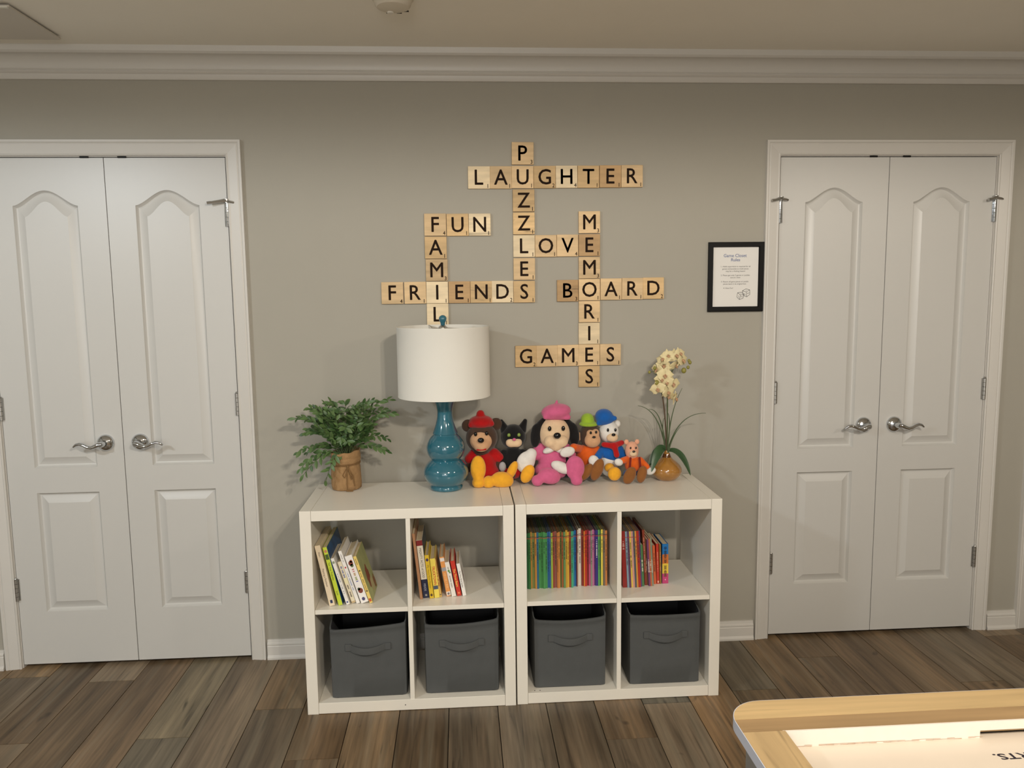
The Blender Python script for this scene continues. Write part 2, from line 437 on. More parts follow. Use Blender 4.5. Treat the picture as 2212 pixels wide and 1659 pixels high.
def stop_mesh(s, long):
    m = MB()
    m.lathe([(.004, .046), (.009, .0465), (.009, .052), (.011, .0525), (.011, .061), (.006, .063), (.002, .063)], n=14)
    L = .055 if long else .030
    m.tube([(0, -.004, .055), (s*L*.5, -.012, .050), (s*L, -.018, .046)], [.008, .0065, .005], n=8)
    m.tube([(s*L, -.018, .046), (s*(L+.014), -.020, .044)], .0058, n=8)
    m.tube([(0, -.004, .053), (-s*.018, -.010, .049), (-s*.028, -.004, .047)], [.005, .0045, .005], n=8)
    return m.mesh('door_stop', NICKEL, smooth=40)
for i, (x, side, lab) in enumerate(((LC-.458, -1, ''), (LC+.0015, 1, ''), (RC-.458, -1, ''), (RC+.0015, 1, ''))):
    d = put(LEAF, 'door_%d' % (i+1), None, (x, 0, .015), kind='structure')
    hx = DW if side > 0 else 0                                       # hinge edge
    put(LEV[1 if side > 0 else -1], 'handle', d, (.066 if side > 0 else DW-.066, 0, .918), label='chrome wave lever handle')
    for z in (1.811, 1.063, .320):
        put(HINGE_C if z > 1.5 else HINGE, 'hinge', d, (hx, -.0075, z))
    put(stop_mesh(-1 if i != 2 else -1, i == 1), 'door_stop', d, (hx, -.0075, 1.811))
    put(MB().box((-.017, -.0045, -.001), (.017, -.0002, .0055), .0018).mesh('ball_catch', BLACK), 'ball_catch', d, (.069 if side > 0 else DW-.069, 0, DH))

# ================================================================== two cube shelf units
UW, UH, UD, PT = .757, .757, .397, .0394
def unit(x, y, label):
    t = thing('cube_shelf', label, 'shelf', (x, y, 0), group='white cube shelf units')
    for a in (0, UW-PT): MB().box((a, 0, 0), (a+PT, UD, UH), .0012).build('side_panel', SHELF, t)
    MB().box((PT+.0006, .0008, UH-.0372), (UW-PT-.0006, UD, UH-.0006), .001).build('top_panel', SHELF, t)
    MB().box((PT+.0006, .0008, .0015), (UW-PT-.0006, UD, .042), .001).build('bottom_panel', SHELF, t)
    MB().box((UW/2-.008, .003, .042), (UW/2+.008, UD-.002, UH-.0372), .0008).build('divider', SHELF, t)
    for a, c in ((PT, UW/2-.008), (UW/2+.008, UW-PT)):
        MB().box((a+.0005, .004, .3755), (c-.0005, UD-.002, .3920), .0008).build('shelf_board', SHELF, t)
    return t
UX, UX2, UY, UY2 = -.577, .1852, -.4715, -.4665
u1 = unit(UX, UY, 'white two by two cube shelf under the teal lamp, holding leaning books')
u2 = unit(UX2, UY2, 'white two by two cube shelf under the plush toys, holding packed thin books')
h = MB()
for x in (.066, .086): h.lathe([(.0022, .0418), (.0022, .0424), (.0005, .0425)], c=(x, .018, 0), n=10)
h.build('peg_hole', BLACK, u2)
MB().lathe([(.002, -.0002), (.0005, -.0009)], c=(.352, 0, .022), n=8, axis='y').build('screw_dot', BLACK, u1)

# ------------------------------------------------------------------ fabric bins
def bin_mesh(w, d, hf, hb, sag, lean):
    m = MB(); n = 64; per = []
    r = .012
    for k in range(n):
        s = k/n*4; e = int(s); f = s-e
        p = [(-w/2+f*w, 0), (w/2, f*d), (w/2-f*w, d), (-w/2, d-f*d)][e]
        x = max(-w/2+r, min(w/2-r, p[0])); y = max(r, min(d-r, p[1]))
        dx, dy = p[0]-x, p[1]-y; L = math.hypot(dx, dy)
        if L > r: dx, dy = dx/L*r, dy/L*r
        per.append((x+dx, y+dy))
    def zt(x, y):
        base = hf+(hb-hf)*min(1, y/(d*.35))
        return base+lean*x/w - sag*(1-(2*x/w)**2)*max(0, 1-y/(d*.12))
    lev = [0, .012, .3, .6, .88, .945, .953, 1]
    def ring(off, f):
        for x, y in per:
            k = 1-2*off/w; xx = x*k; yy = d/2+(y-d/2)*(1-2*off/d)
            z = zt(x, y)*f
            bul = .006*math.sin(PI*f)*(1-(2*x/w)**2)*(1 if y < .02 else 0)
            tap = 1-.012*(1-f)
            yield (xx*tap, yy-bul-(.0018 if .95 < f and off == 0 else 0), z)
    vs = []; 
    for f in lev: vs += list(ring(.004 if f == 0 else 0, f))
    for f in (1, .953, .6, .02): vs += list(ring(.0045, f))
    R = len(lev)+4
    fs = [(i*n+k, i*n+(k+1) % n, (i+1)*n+(k+1) % n, (i+1)*n+k) for i in range(R-1) for k in range(n)]
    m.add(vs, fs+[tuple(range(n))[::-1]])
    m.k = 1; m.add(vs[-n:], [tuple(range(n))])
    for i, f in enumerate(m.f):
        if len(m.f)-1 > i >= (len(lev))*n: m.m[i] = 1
    return m
BH = [(-.3565, .2785, .270, .297, .004, .017), (-.0155, .2755, .273, .297, .009, .012), (.3865, .2735, .269, .292, .010, .004), (.7435, .2720, .272, .292, .004, .000)]
lab = ['grey fabric bin with strap handle, under the seven leaning picture books', 'grey fabric bin with strap handle, under the books beside the divider',
       'grey fabric bin with strap handle, under the packed row of thin books', 'grey fabric bin with strap handle, under the books ended by the striped spine']
for i, (x, w_, hf, hb, sag, lean) in enumerate(BH):
    t = thing('storage_bin', lab[i], 'bin', (x, (-.4405, -.4375, -.4325, -.4385)[i], .0425), (0, 0, (.012, .004, -.002, -.006)[i]), group='grey fabric bins in the lower cubes')
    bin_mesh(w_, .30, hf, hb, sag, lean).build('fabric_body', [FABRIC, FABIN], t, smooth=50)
    zc = .195
    m = MB()
    pts = []
    for k in range(13):
        u = -1+2*k/12; pts.append((u*.062, -.0085-.0165*(1-u*u), zc-.010*(1-u*u)+(.002 if i == 0 else 0)*u))
    vs = []
    for (a, y, z) in pts: vs += [(a, y, z-.0125), (a, y-.001, z), (a, y, z+.0125), (a, y+.002, z+.0125), (a, y+.002, z-.0125)]
    fs = [(j*5+q, j*5+(q+1) % 5, (j+1)*5+(q+1) % 5, (j+1)*5+q) for j in range(12) for q in range(5)]+[(0, 1, 2, 3, 4), (60, 61, 62, 63, 64)]
    m.add(vs, fs).build('handle', FABRIC, t, smooth=40)
    for s in (-1, 1):
        MB().box((s*.0705-.012, -.0085, zc-.0125), (s*.0705+.012, -.001, zc+.0125), .0015).build('handle_patch', FABRIC, t)

# ------------------------------------------------------------------ books
def ticks(m, t, z1, z0, y, wid=.45, seed=0):
    """strokes too small to read, running down a spine"""
    g = random.Random(seed); z = z1
    while z > z0:
        a = g.uniform(.0016, .0032)
        if g.random() < .8:
            q = wid*t*g.uniform(.6, 1)/2
            m.add([(t/2-q, y, z-a), (t/2+q, y, z-a), (t/2+q, y, z), (t/2-q, y, z)], [(0, 1, 2, 3)])
        z -= a+.0009
def down(t, z1, cx=.5): return lambda u, v: (t*cx+v, -.0006, z1-u)
def book(label, group, x, y, z, t, h, lean, dep, col, soft=True):
    o = thing('book', label, 'book', (x, y, z), (0, -lean, 0), group)
    c = .0008 if soft or t < .009 else .0018
    m = MB()
    m.box((0, 0, 0), (t, c, h)); m.box((0, c, 0), (c, dep, h)); m.box((t-c, c, 0), (t, dep, h))
    m.build('cover', COVER, o, color=lin(col))
    e = .001 if soft else .003
    MB().box((c, c, e), (t-c, dep-e, h-e)).build('page_block', PAGES_SHADED if group == G3 or (group == G4 and h > .2) else PAGES, o)
    return o
def patch(o, t, z0, z1, col, x0=.03, x1=.97, y=-.0004, name='spine_panel'):
    MB().box((t*x0, y, z0), (t*x1, .0003, z1)).build(name, COVER, o, color=lin(col))
def words(o, s, t, h, z1, col, size, bold=0, fit=None, name='spine_title', cx=.5):
    m = MB(); p = down(t, z1, cx)
    cap = size
    add_text(m, s, cap, lambda u, v: p(u, v-cap/2), 'l', bold, fit)
    m.build(name, INK, o, color=lin(col))
def blob(o, t, z, r, col, x=.5, y=-.0006, name='spine_emblem'):
    n = 10; m = MB()
    m.add([(t*x+r*math.cos(2*PI*k/n), y, z+r*1.15*math.sin(2*PI*k/n)) for k in range(n)], [tuple(range(n))])
    m.build(name, INK, o, color=lin(col))
ZS = .3922
G1, G2, G3, G4 = 'picture books leaning in the first cube', 'books leaning beside the divider', 'thin readers packed in a row', 'mixed books in the last cube'
# first cube
o = book('cream picture book Planting a Rainbow, leftmost of the leaning seven', G1, -.490, -.435, ZS, .0195, .230, .197, .24, (228,210,180))
words(o, 'Planting a Rainbow', .0195, .23, .142, (90,70,60), .0062, fit=.085); words(o, 'Ehlert', .0195, .23, .205, (90,80,70), .0055, fit=.024)
MB().box((.006, -.0004, .010), (.0145, .0003, .022)).build('publisher_mark', INK, o, color=lin(40,55,90))
o = book('lime green picture book Ten Tiny Tadpoles with dark blue cover', G1, -.458, -.431, ZS, .0145, .223, .225, .25, (196,212,60))
MB().box((.0146, .0005, .001), (.0156, .249, .222)).build('cover_art', mat('blue_cover', (34,78,122), .35, var=.5, vscale=22), o)
words(o, 'Ten Tiny Tadpoles', .0145, .22, .165, (30,50,30), .0062, fit=.088); blob(o, .0145, .208, .005, (190,120,90)); words(o, 'Smith', .0145, .2, .055, (40,50,30), .005, fit=.016)
patch(o, .0145, .176, .196, (70,90,40), .1, .9)
o = book('thin white paperback with a grey green emblem, between tadpole book and rounded board book', G1, -.430, -.428, ZS, .0115, .182, .285, .17, (232,228,220))
blob(o, .0115, .166, .0045, (140,150,120)); 
m = MB(); ticks(m, .0115, .122, .045, -.0006, .4, 3); m.build('spine_title', INK, o, color=lin(150,150,160)); blob(o, .0115, .010, .003, (70,80,140))
o = book('cream board book with rounded top and tan base, among white paperbacks', G1, -.413, -.415, ZS, .0145, .163, .292, .17, (226,214,186))
m = MB(); ticks(m, .0145, .145, .100, -.0006, .4, 5); m.build('spine_title', INK, o, color=lin(90,105,160)); m = MB(); ticks(m, .0145, .075, .022, -.0006, .35, 6); m.build('spine_author', INK, o, color=lin(80,70,60))
patch(o, .0145, .077, .100, (232,222,180)); patch(o, .0145, .0005, .007, (196,172,130))
o = book('white paperback with small red mark and pale blue title, left of the wide white book', G1, -.395, -.420, ZS, .0122, .207, .296, .17, (236,232,226))
m = MB(); ticks(m, .0122, .128, .052, -.0006, .42, 8); m.build('spine_title', INK, o, color=lin(150,160,190)); blob(o, .0122, .142, .003, (190,60,60)); m = MB(); ticks(m, .0122, .195, .165, -.0006, .3, 9); m.build('spine_author', INK, o, color=lin(150,150,150))
o = book('wide white book with brown bear emblems and coloured letters on the spine', G1, -.378, -.420, ZS, .0265, .186, .298, .175, (238,234,230), False)
blob(o, .0265, .156, .0085, (128,62,44)); blob(o, .0265, .163, .005, (150,78,50), .62); blob(o, .0265, .147, .006, (92,104,60), .55); blob(o, .0265, .048, .009, (128,62,48)); blob(o, .0265, .055, .005, (70,90,60), .35); blob(o, .0265, .015, .006, (70,66,110))
for q, cl in enumerate(((190,80,80), (186,150,96), (150,160,90), (84,90,168))):
    m = MB(); ticks(m, .0265, .134-q*.016, .122-q*.016, -.0006, .34, 12+q); m.build('spine_title', INK, o, color=lin(cl))
o = book('yellow spined picture book with green cover art, rightmost of the leaning seven', G1, -.3475, -.421, ZS, .0105, .185, .298, .17, (232,204,116))
m = MB(); ticks(m, .0105, .120, .055, -.0006, .35, 13); m.build('spine_title', INK, o, color=lin(150,120,70)); blob(o, .0105, .128, .003, (90,80,60)); blob(o, .0105, .048, .003, (90,80,60)); patch(o, .0105, .006, .018, (190,90,50), .1, .9)
m = MB(); ticks(m, .0105, .175, .155, -.0006, .3, 14); m.build('spine_author', INK, o, color=lin(120,100,70))
a = MB(); a.box((.0105, .002, .001), (.0112, .169, .184)); art = a.build('cover_art', mat('green_cover', (176,178,118), .4, var=.25, vscale=14), o)
def disc(parent, name, cy, cz, ry, rz, x, col, n=18, wob=0):
    m = MB(); m.add([(x, cy+ry*math.cos(2*PI*k/n)*(1+wob*math.sin(k*2.3)), cz+rz*math.sin(2*PI*k/n)*(1+wob*math.cos(k*1.7))) for k in range(n)], [tuple(range(n))])
    m.build(name, INK, parent, color=lin(col))
disc(art, 'printed_shape', .075, .075, .028, .045, .0115, (140,72,46), wob=.15); disc(art, 'printed_shape', .10, .038, .026, .03, .0117, (196,180,130), wob=.15)
disc(art, 'printed_shape', .145, .03, .018, .025, .0116, (150,100,66), wob=.2)
# second cube
o = book('tall thin tan book standing against the divider', G2, -.1655, -.402, ZS, .0095, .251, .096, .24, (176,128,92))
o = book('white hardback MIGHTY ACTS of GOD with red top and navy foot', G2, -.1535, -.393, ZS, .0215, .222, .100, .20, (226,218,200), False)
MB().box((.0216, .0005, .001), (.0226, .199, .221)).build('cover_art', mat('slate_cover', (52,60,62), .4, var=.2), o)
patch(o, .0215, .201, .2215, (128,24,26), 0, 1); patch(o, .0215, .0005, .072, (24,30,62), 0, 1)
words(o, 'MIGHTY ACTS of GOD', .0215, .22, .192, (66,62,58), .0078, fit=.115); words(o, 'MEADE', .0215, .2, .056, (180,180,190), .0072, fit=.028)
m = MB(); m.box((.008, -.0007, .008), (.0105, .0003, .015)); m.box((.0115, -.0007, .008), (.014, .0003, .015)); m.build('publisher_mark', INK, o, color=lin(190,185,170))
o = book('yellow board book with purple oval, right of the white and navy hardback', G2, -.130, -.397, ZS, .0150, .166, .097, .17, (226,190,44), False)
blob(o, .015, .148, .0052, (74,52,84)); words(o, 'My Very First Easter', .015, .16, .128, (140,124,44), .0075, fit=.092); blob(o, .015, .013, .0045, (90,70,36))
o = book('pale yellow board book with tall red title and blue truck', G2, -.1125, -.394, ZS, .0185, .151, .100, .16, (236,214,92), False)
words(o, 'TRUCKTOWN', .0185, .15, .122, (196,62,40), .0095, .02, fit=.072); patch(o, .0185, .033, .047, (72,82,100), .05, .95)
o = book('very thin tan yellow book beside the red titled yellow one', G2, -.0930, -.388, ZS, .0072, .148, .138, .16, (212,176,98))
m = MB(); ticks(m, .0072, .134, .042, -.0006, .6, 21); m.build('spine_title', INK, o, color=lin(160,84,50)); blob(o, .0072, .010, .002, (90,80,70))
o = book('orange board book with white blocks at both ends of the spine', G2, -.0680, -.383, ZS, .0160, .153, .160, .16, (222,150,82), False)
patch(o, .017, .136, .149, (224,216,208), .05, .95); patch(o, .017, .098, .112, (160,156,156), .02, .98); patch(o, .017, .003, .018, (226,214,204), .05, .95); m = MB(); ticks(m, .017, .09, .030, -.0006, .5, 22); m.build('spine_title', INK, o, color=lin(236,180,120)); blob(o, .017, .010, .004, (120,110,110))
o = book('white board book with a small green leaf emblem', G2, -.0490, -.387, ZS, .0160, .134, .180, .15, (232,226,216), False)
blob(o, .016, .100, .004, (96,150,70)); blob(o, .016, .093, .003, (80,130,60), .7); m = MB(); ticks(m, .016, .085, .035, -.0006, .3, 23); ticks(m, .016, .122, .108, -.0006, .3, 24); m.build('spine_title', INK, o, color=lin(150,140,130))
o = book('red board book The Three Bears with yellow title', G2, -.0288, -.384, ZS, .0160, .137, .178, .15, (196,52,34), False)
words(o, 'The Three Bears', .0165, .137, .106, (240,200,90), .0078, .015, fit=.070); patch(o, .0165, .008, .015, (236,150,90), .35, .65)
o = book('white board book The Very Busy Spider, rightmost beside the divider group', G2, -.0085, -.384, ZS, .0130, .126, .176, .15, (234,230,224), False)
words(o, 'The Very Busy Spider', .013, .126, .098, (90,86,84), .0058, fit=.066)
disc(o, 'cover_art', .05, .065, .012, .03, .0134, (130,74,70), wob=.3)
# packed row of thin readers
ROW = [(45,18,84,48,'dark green'),(70,24,110,62,'green'),(95,28,92,48,'dark green'),(130,44,108,50,'green'),(175,176,128,54,'tan orange'),(210,116,124,62,'olive'),(265,186,130,56,'tan orange'),
 (305,34,98,132,'blue'),(350,66,138,74,'green'),(400,56,128,62,'green'),(440,70,142,80,'green'),(490,64,138,76,'green'),(535,38,92,150,'blue'),(575,50,104,160,'blue'),(610,150,174,66,'yellow green'),
 (650,142,60,44,'red brown'),(690,136,84,72,'mauve brown'),(740,188,118,56,'orange'),(770,200,132,66,'orange'),(805,82,92,36,'dark olive'),(845,168,96,50,'brown orange'),(880,96,136,84,'sage green'),
 (925,190,146,48,'gold'),(970,224,184,66,'yellow'),(1005,142,64,36,'red brown'),(1045,70,154,110,'sea green'),(1085,52,146,150,'teal'),(1120,24,96,160,'bright blue'),(1165,92,26,36,'maroon'),
 (1190,206,194,170,'cream'),(1225,232,224,212,'white'),(1280,124,36,24,'dark red'),(1325,208,128,48,'orange'),(1350,180,44,28,'red'),(1395,128,28,40,'crimson'),(1440,190,88,124,'pink'),
 (1475,134,136,122,'grey'),(1510,188,112,150,'light pink'),(1550,112,52,118,'purple'),(1580,54,44,118,'navy'),(1635,92,160,90,'light green'),(1670,62,112,58,'deep green'),(1705,232,210,84,'yellow'),(1745,112,98,82,'taupe'),(1790,196,122,64,'orange brown')]
END = 1835; K3 = .317/(1835-45)
ordn = lambda n: ['', 'first', 'second', 'third', 'fourth', 'fifth', 'sixth', 'seventh', 'eighth', 'ninth', 'tenth', 'eleventh', 'twelfth', 'thirteenth', 'fourteenth', 'fifteenth', 'sixteenth', 'seventeenth', 'eighteenth', 'nineteenth', 'twentieth', 'twenty-first', 'twenty-second', 'twenty-third'][n]
for i, (px, r_, g_, b_, cn) in enumerate(ROW):
    px2 = ROW[i+1][0] if i+1 < len(ROW) else END
    x = .2278+(px-45)*K3; t = (px2-px)*K3-.0003
    n = len(ROW); where = ordn(i+1)+' from left' if i < n//2+1 else (ordn(n-i)+' from right' if n-i > 1 else 'rightmost')
    if i == 0: where = 'leftmost'
    hh = .2195+.0025*math.sin(i*2.1)+(.004 if i in (22, 29, 30) else 0)
    yy = -.334+.004*math.sin(i*1.7)-(.004 if i < 26 else -.004)+(.010 if i in (29, 30) else 0)
    prev = ROW[i-1][4] if i else 'the side panel'; nxt = ROW[i+1][4] if i+1 < n else 'the empty end'
    lab_ = 'thin %s reader %s in the packed row' % (cn, where) + (', beside %s' % prev if i else '')
    o = book(lab_, G3, x, yy, ZS, t, hh, .006, .20, (r_, g_, b_))
    m = MB(); zb = .196
    m.add([(0, -.0005, zb), (t, -.0005, zb), (t, -.0005, zb+.0022), (0, -.0005, zb+.0022)], [(0, 1, 2, 3)])
    m.build('red_band', INK, o, color=lin(176,62,44))
    m = MB()
    for q in range(2):
        cx, cz, rr = t*(.27+.46*q), zb+.0062, min(.0016, t*.22)
        m.add([(cx+rr*math.cos(2*PI*k/8), -.0006, cz+1.2*rr*math.sin(2*PI*k/8)) for k in range(8)], [tuple(range(8))])
    m.build('band_dots', INK, o, color=lin(38,34,44))
    dark = (r_+g_+b_) < 240 and i in (0, 39)
    m = MB(); ticks(m, t, .182, .182-random.Random(i).choice((.05, .07, .095, .12)), -.0006, .5, 100+i)
    m.build('spine_title', INK, o, color=lin((210,214,200) if dark else (int(r_*.45), int(g_*.45), int(b_*.45))))
# last cube
LAST = [('dark red',.6000,.0155,.221,.046,-.360,.19,(142,38,34)),('light blue',.6166,.0076,.220,.050,-.361,.19,(132,154,172)),('purple',.6246,.0072,.221,.050,-.363,.19,(98,62,96)),('yellow',.6323,.0066,.220,.050,-.361,.19,(222,190,84)),
 ('pink',.6392,.0068,.220,.050,-.361,.19,(206,150,142)),('slate',.6463,.0066,.221,.050,-.362,.19,(82,92,100)),('gold',.6532,.0058,.221,.050,-.362,.19,(206,148,62)),('bright red',.6594,.0090,.221,.050,-.362,.19,(172,44,34)),
 ('violet',.6688,.0056,.220,.050,-.357,.19,(86,62,110)),('short green',.6750,.0086,.164,.052,-.354,.13,(76,122,76)),('red brown',.6880,.0090,.219,.060,-.344,.17,(134,58,38)),('olive',.6974,.0028,.187,.060,-.343,.14,(112,90,58)),
 ('plum',.7006,.0072,.184,.058,-.355,.15,(112,62,104)),('burnt orange',.7082,.0058,.187,.058,-.354,.15,(186,104,66)),('grey green',.7143,.0058,.189,.057,-.354,.15,(130,142,122)),('orange board',.7255,.0095,.153,.052,-.335,.12,(206,98,58)),
 ('scarlet',.7370,.0100,.159,.034,-.334,.14,(190,54,40)),('golden brown',.7486,.0062,.157,.028,-.335,.13,(146,104,44))]
for i, (cn, x, t, hh, ln, yy, dp, cl) in enumerate(LAST):
    nb = LAST[i-1][0] if i else ''
    lab_ = ('%s book in the last cube, against the divider' % cn) if not i else '%s book in the last cube, just right of the %s one' % (cn, nb)
    o = book(lab_, G4, x, yy, ZS, t, hh, ln, dp, cl)
    if i < 9:
        m = MB(); zb = .196
        m.add([(0, -.0005, zb), (t, -.0005, zb), (t, -.0005, zb+.0022), (0, -.0005, zb+.0022)], [(0, 1, 2, 3)]); m.build('red_band', INK, o, color=lin(160,54,44))
        m = MB(); ticks(m, t, .182, (.15, .09, .09, .08, .09, .12, .12, .10, .1)[i], -.0006, .5, 300+i); m.build('spine_title', INK, o, color=lin((200,160,150) if i in (0, 4) else (60,50,50)))
    elif i in (9, 11, 12, 13, 14):
        z0 = (.0, .07, .0, .0, .0, .0)[min(i-9, 5)]
        m = MB(); ticks(m, t, .105, .055, -.0006, .7, 300+i); m.build('spine_title', INK, o, color=lin(220,212,196))
    else:
        m = MB(); ticks(m, t, hh-.03, .05, -.0006, .4, 300+i); m.build('spine_title', INK, o, color=lin((70,40,30) if i == 15 else (220,150,120)))
    if i == 16: patch(o, t, .004, .012, (226,190,170), .3, .8)
t = .0235
o = book('thick book with blue, orange, yellow and pink striped spine, rightmost on the shelf', G4, .758, -.334, ZS, t, .157, .010, .135, (30,110,176), False)
for z0, z1, cl in ((.0795, .1160, (196,108,48)), (.0400, .0795, (222,190,66)), (.0003, .0400, (186,62,112))): patch(o, t, z0, z1, cl, 0, 1)
for z1, c_, wd in ((.150, (16,52,92), .013), (.131, (20,40,60), .022), (.108, (90,50,24), .026), (.072, (110,90,40), .022), (.050, (90,64,30), .020)):
    m = MB(); ticks(m, t, z1, z1-wd, -.0007, .5, int(z1*1000)); m.build('spine_title', INK, o, color=lin(c_))
blob(o, t, .016, .0025, (226,170,190), y=-.0008)

# ------------------------------------------------------------------ table lamp
ZT = .7572
lx, ly = -.0645, -.200
lamp = thing('table_lamp', 'teal glazed gourd table lamp with white drum shade', 'lamp', (lx, ly, ZT))
prof = [(.001, 0), (.060, 0), (.0635, .003), (.0635, .012), (.060, .017), (.063, .021)]
def arc(r_max, r0, r1, z0, z1, n=12):
    for i in range(1, n):
        f = i/n; prof.append((r0+(r1-r0)*f+(r_max-(r0+r1)/2)*math.sin(PI*f)**.8, z0+(z1-z0)*f))
arc(.0875, .063, .057, .021, .116); prof.append((.0555, .1175)); arc(.0745, .057, .049, .119, .212); prof += [(.0475, .213), (.0465, .216), (.0485, .219)]
for i in range(1, 15):
    f = i/14; prof.append((.0485-.0195*math.sin(min(1, f/.62)*PI/2)+(.0125*((f-.62)/.38)**1.6 if f > .62 else 0), .219+f*.131))
prof += [(.040, .354), (.034, .357), (.012, .358), (.010, .361)]
MB().lathe(prof, n=64).build('body', TEAL, lamp, smooth=50)
MB().lathe([(.010, .358), (.012, .362), (.012, .392), (.017, .396), (.017, .43), (.013, .436), (.004, .438)], n=24).build('socket', NICKEL, lamp, smooth=40)
MB().sphere((0, 0, .478), (.028, .028, .042), 20, 12).build('bulb', mat('opal_bulb', (236, 232, 222), .3), lamp, smooth=True)
hp = []
for i in range(25):
    a = PI*i/24; hp.append((.052*math.cos(a)*(1.0 if i not in (0, 24) else .4), 0, .40+.235*math.sin(a)**.75))
MB().tube(hp, .0016, 8).build('harp', NICKEL, lamp, smooth=True)
R, z0, z1 = .1765, .364, .630
MB().lathe([(R-.0015, z0), (R, z0), (R, z0+.004), (R-.0005, z0+.005), (R-.001, z1-.005), (R-.0005, z1-.004), (R-.0005, z1), (R-.002, z1), (R-.003, z1-.004), (R-.003, z0+.004)], n=96, close=True).build('lamp_shade', SHADE, lamp, smooth=30)
fit = MB()
for k in range(3):
    a = PI*.5+.35+2*PI*k/3
    fit.tube([(.012*math.cos(a), .012*math.sin(a), z1-.006), (.13*math.cos(a), .13*math.sin(a), z1-.012), (.155*math.cos(a), .155*math.sin(a), z1-.004), ((R-.003)*math.cos(a), (R-.003)*math.sin(a), z1-.002)], .0017, 8)
fit.lathe([(.006, z1-.008), (.013, z1-.008), (.013, z1-.004), (.006, z1-.004)], n=20, close=True)
fit.build('shade_fitter', mat('shade_wire', (190, 186, 176), .4, 1), lamp, smooth=40)
MB().lathe([(.001, z1-.003), (.010, z1-.003), (.0115, z1+.001), (.0085, z1+.004), (.006, z1+.005)], n=20).build('finial_base', CHROME, lamp, smooth=40)
MB().lathe([(.003, z1+.004), (.0085, z1+.005), (.0085, z1+.009), (.0092, z1+.014), (.0125, z1+.020), (.0148, z1+.027), (.0145, z1+.033), (.011, z1+.039), (.005, z1+.0425), (.001, z1+.0432)], n=28).build('finial', TEAL, lamp, smooth=60)

# ------------------------------------------------------------------ greenery in a burlap pot
BURLAP = mat('burlap', (158, 124, 84), .95, bump=.7, bscale=420, var=.14, vscale=90)
TWINE = mat('jute_twine', (128, 96, 58), .95, bump=.6, bscale=900, var=.2, vscale=300)
LEAFG = mat('leaf_green', (84, 110, 62), .42, var=.22, vscale=40)
LEAFD = mat('leaf_green_dark', (60, 88, 46), .45, var=.22, vscale=40)
STEM = mat('stem_green', (70, 84, 48), .6, var=.1)
pot = thing('potted_plant', 'leafy artificial green plant in burlap wrapped pot tied with twine', 'plant', (-.4555, -.150, ZT))
m = MB(); n = 48; rows = []
for z, r in ((0, .050), (.003, .0565), (.02, .0585), (.05, .0575), (.085, .0560), (.098, .0535), (.103, .0535), (.112, .056), (.122, .0575), (.126, .0555), (.128, .0570), (.142, .0550), (.150, .0560), (.1505, .0535), (.13, .050), (.12, .048)):
    for k in range(n):
        a = 2*PI*k/n; w_ = 1+.018*math.sin(a*5+z*60)+.012*math.sin(a*9-z*90)
        m.v.append((r*w_*math.cos(a), r*w_*math.sin(a), z+(.006*math.cos(a-.4)+.002*math.sin(7*a) if z > .13 else 0)))
L_ = 16
m.f = [(i*n+k, i*n+(k+1) % n, (i+1)*n+(k+1) % n, (i+1)*n+k) for i in range(L_-1) for k in range(n)]+[tuple(range(n))[::-1], tuple(range((L_-1)*n, L_*n))]; m.m = [0]*len(m.f)
m.build('pot', BURLAP, pot, smooth=60)
tw = MB()
for dz in (0, .004):
    tw.tube([(.0555*math.cos(2*PI*k/40), .0555*math.sin(2*PI*k/40), .099+dz+.003*math.cos(2*PI*k/40)) for k in range(41)], .0022, 7, cap=False)
bx = lambda u, v, d=.0: ((.016+u)*1.0, -math.sqrt(max(0, .0595**2-(.016+u)**2))-.002-d, .099+v)
tw.tube([bx(0, 0), bx(-.012, -.018, .002), bx(-.020, -.034, .003), bx(-.014, -.044, .002), bx(-.006, -.034, .003), bx(0, 0, .003)], .0020, 7)
tw.tube([bx(0, 0), bx(.006, -.016, .004), bx(.016, -.034, .003), bx(.020, -.046, .002), bx(.012, -.052, .002), bx(.008, -.030, .003), bx(0, 0, .004)], .0020, 7)
tw.tube([bx(0, .002, .003), bx(-.003, -.03, .003), bx(-.005, -.07, .002), bx(-.004, -.095, .002)], .0020, 7)
tw.tube([bx(0, .002, .003), bx(.010, -.03, .004), bx(.020, -.05, .003), bx(.022, -.08, .001)], .0020, 7)
tw.sphere(bx(0, 0, .002), .0052, 10, 6); tw.tube([(.008, -.062, .003), (.022, -.066, .004), (.034, -.064, .0035)], .0022, 7)
tw.build('twine_bow', TWINE, pot, smooth=True)
MB().lathe([(.001, .122), (.049, .122), (.049, .126), (.001, .132)], n=24).build('filler', VOID, pot)
def leaf_mesh_(name, L, W, mats, fold=.25, droop=.12):
    m = MB(); N_ = 5; vs = []
    for i in range(N_+1):
        f = i/N_; hw = W/2*math.sin(PI*min(1, f*.92+.06))**.9*(1 if i < N_ else 0.02)
        z = -droop*L*f*f
        vs += [(L*f, -hw, z+fold*hw), (L*f, 0, z), (L*f, hw, z+fold*hw)]
    fs = []
    for i in range(N_):
        a = i*3; fs += [(a, a+3, a+4, a+1), (a+1, a+4, a+5, a+2)]
    return m.add(vs, fs)
LM = [leaf_mesh_('leaf', .028, .0135, LEAFG).mesh('leaf', LEAFG, smooth=True), leaf_mesh_('leaf', .024, .0120, LEAFD).mesh('leaf', LEAFD, smooth=True), leaf_mesh_('leaf', .031, .0130, LEAFG, .2, .25).mesh('leaf', LEAFG, smooth=True)]
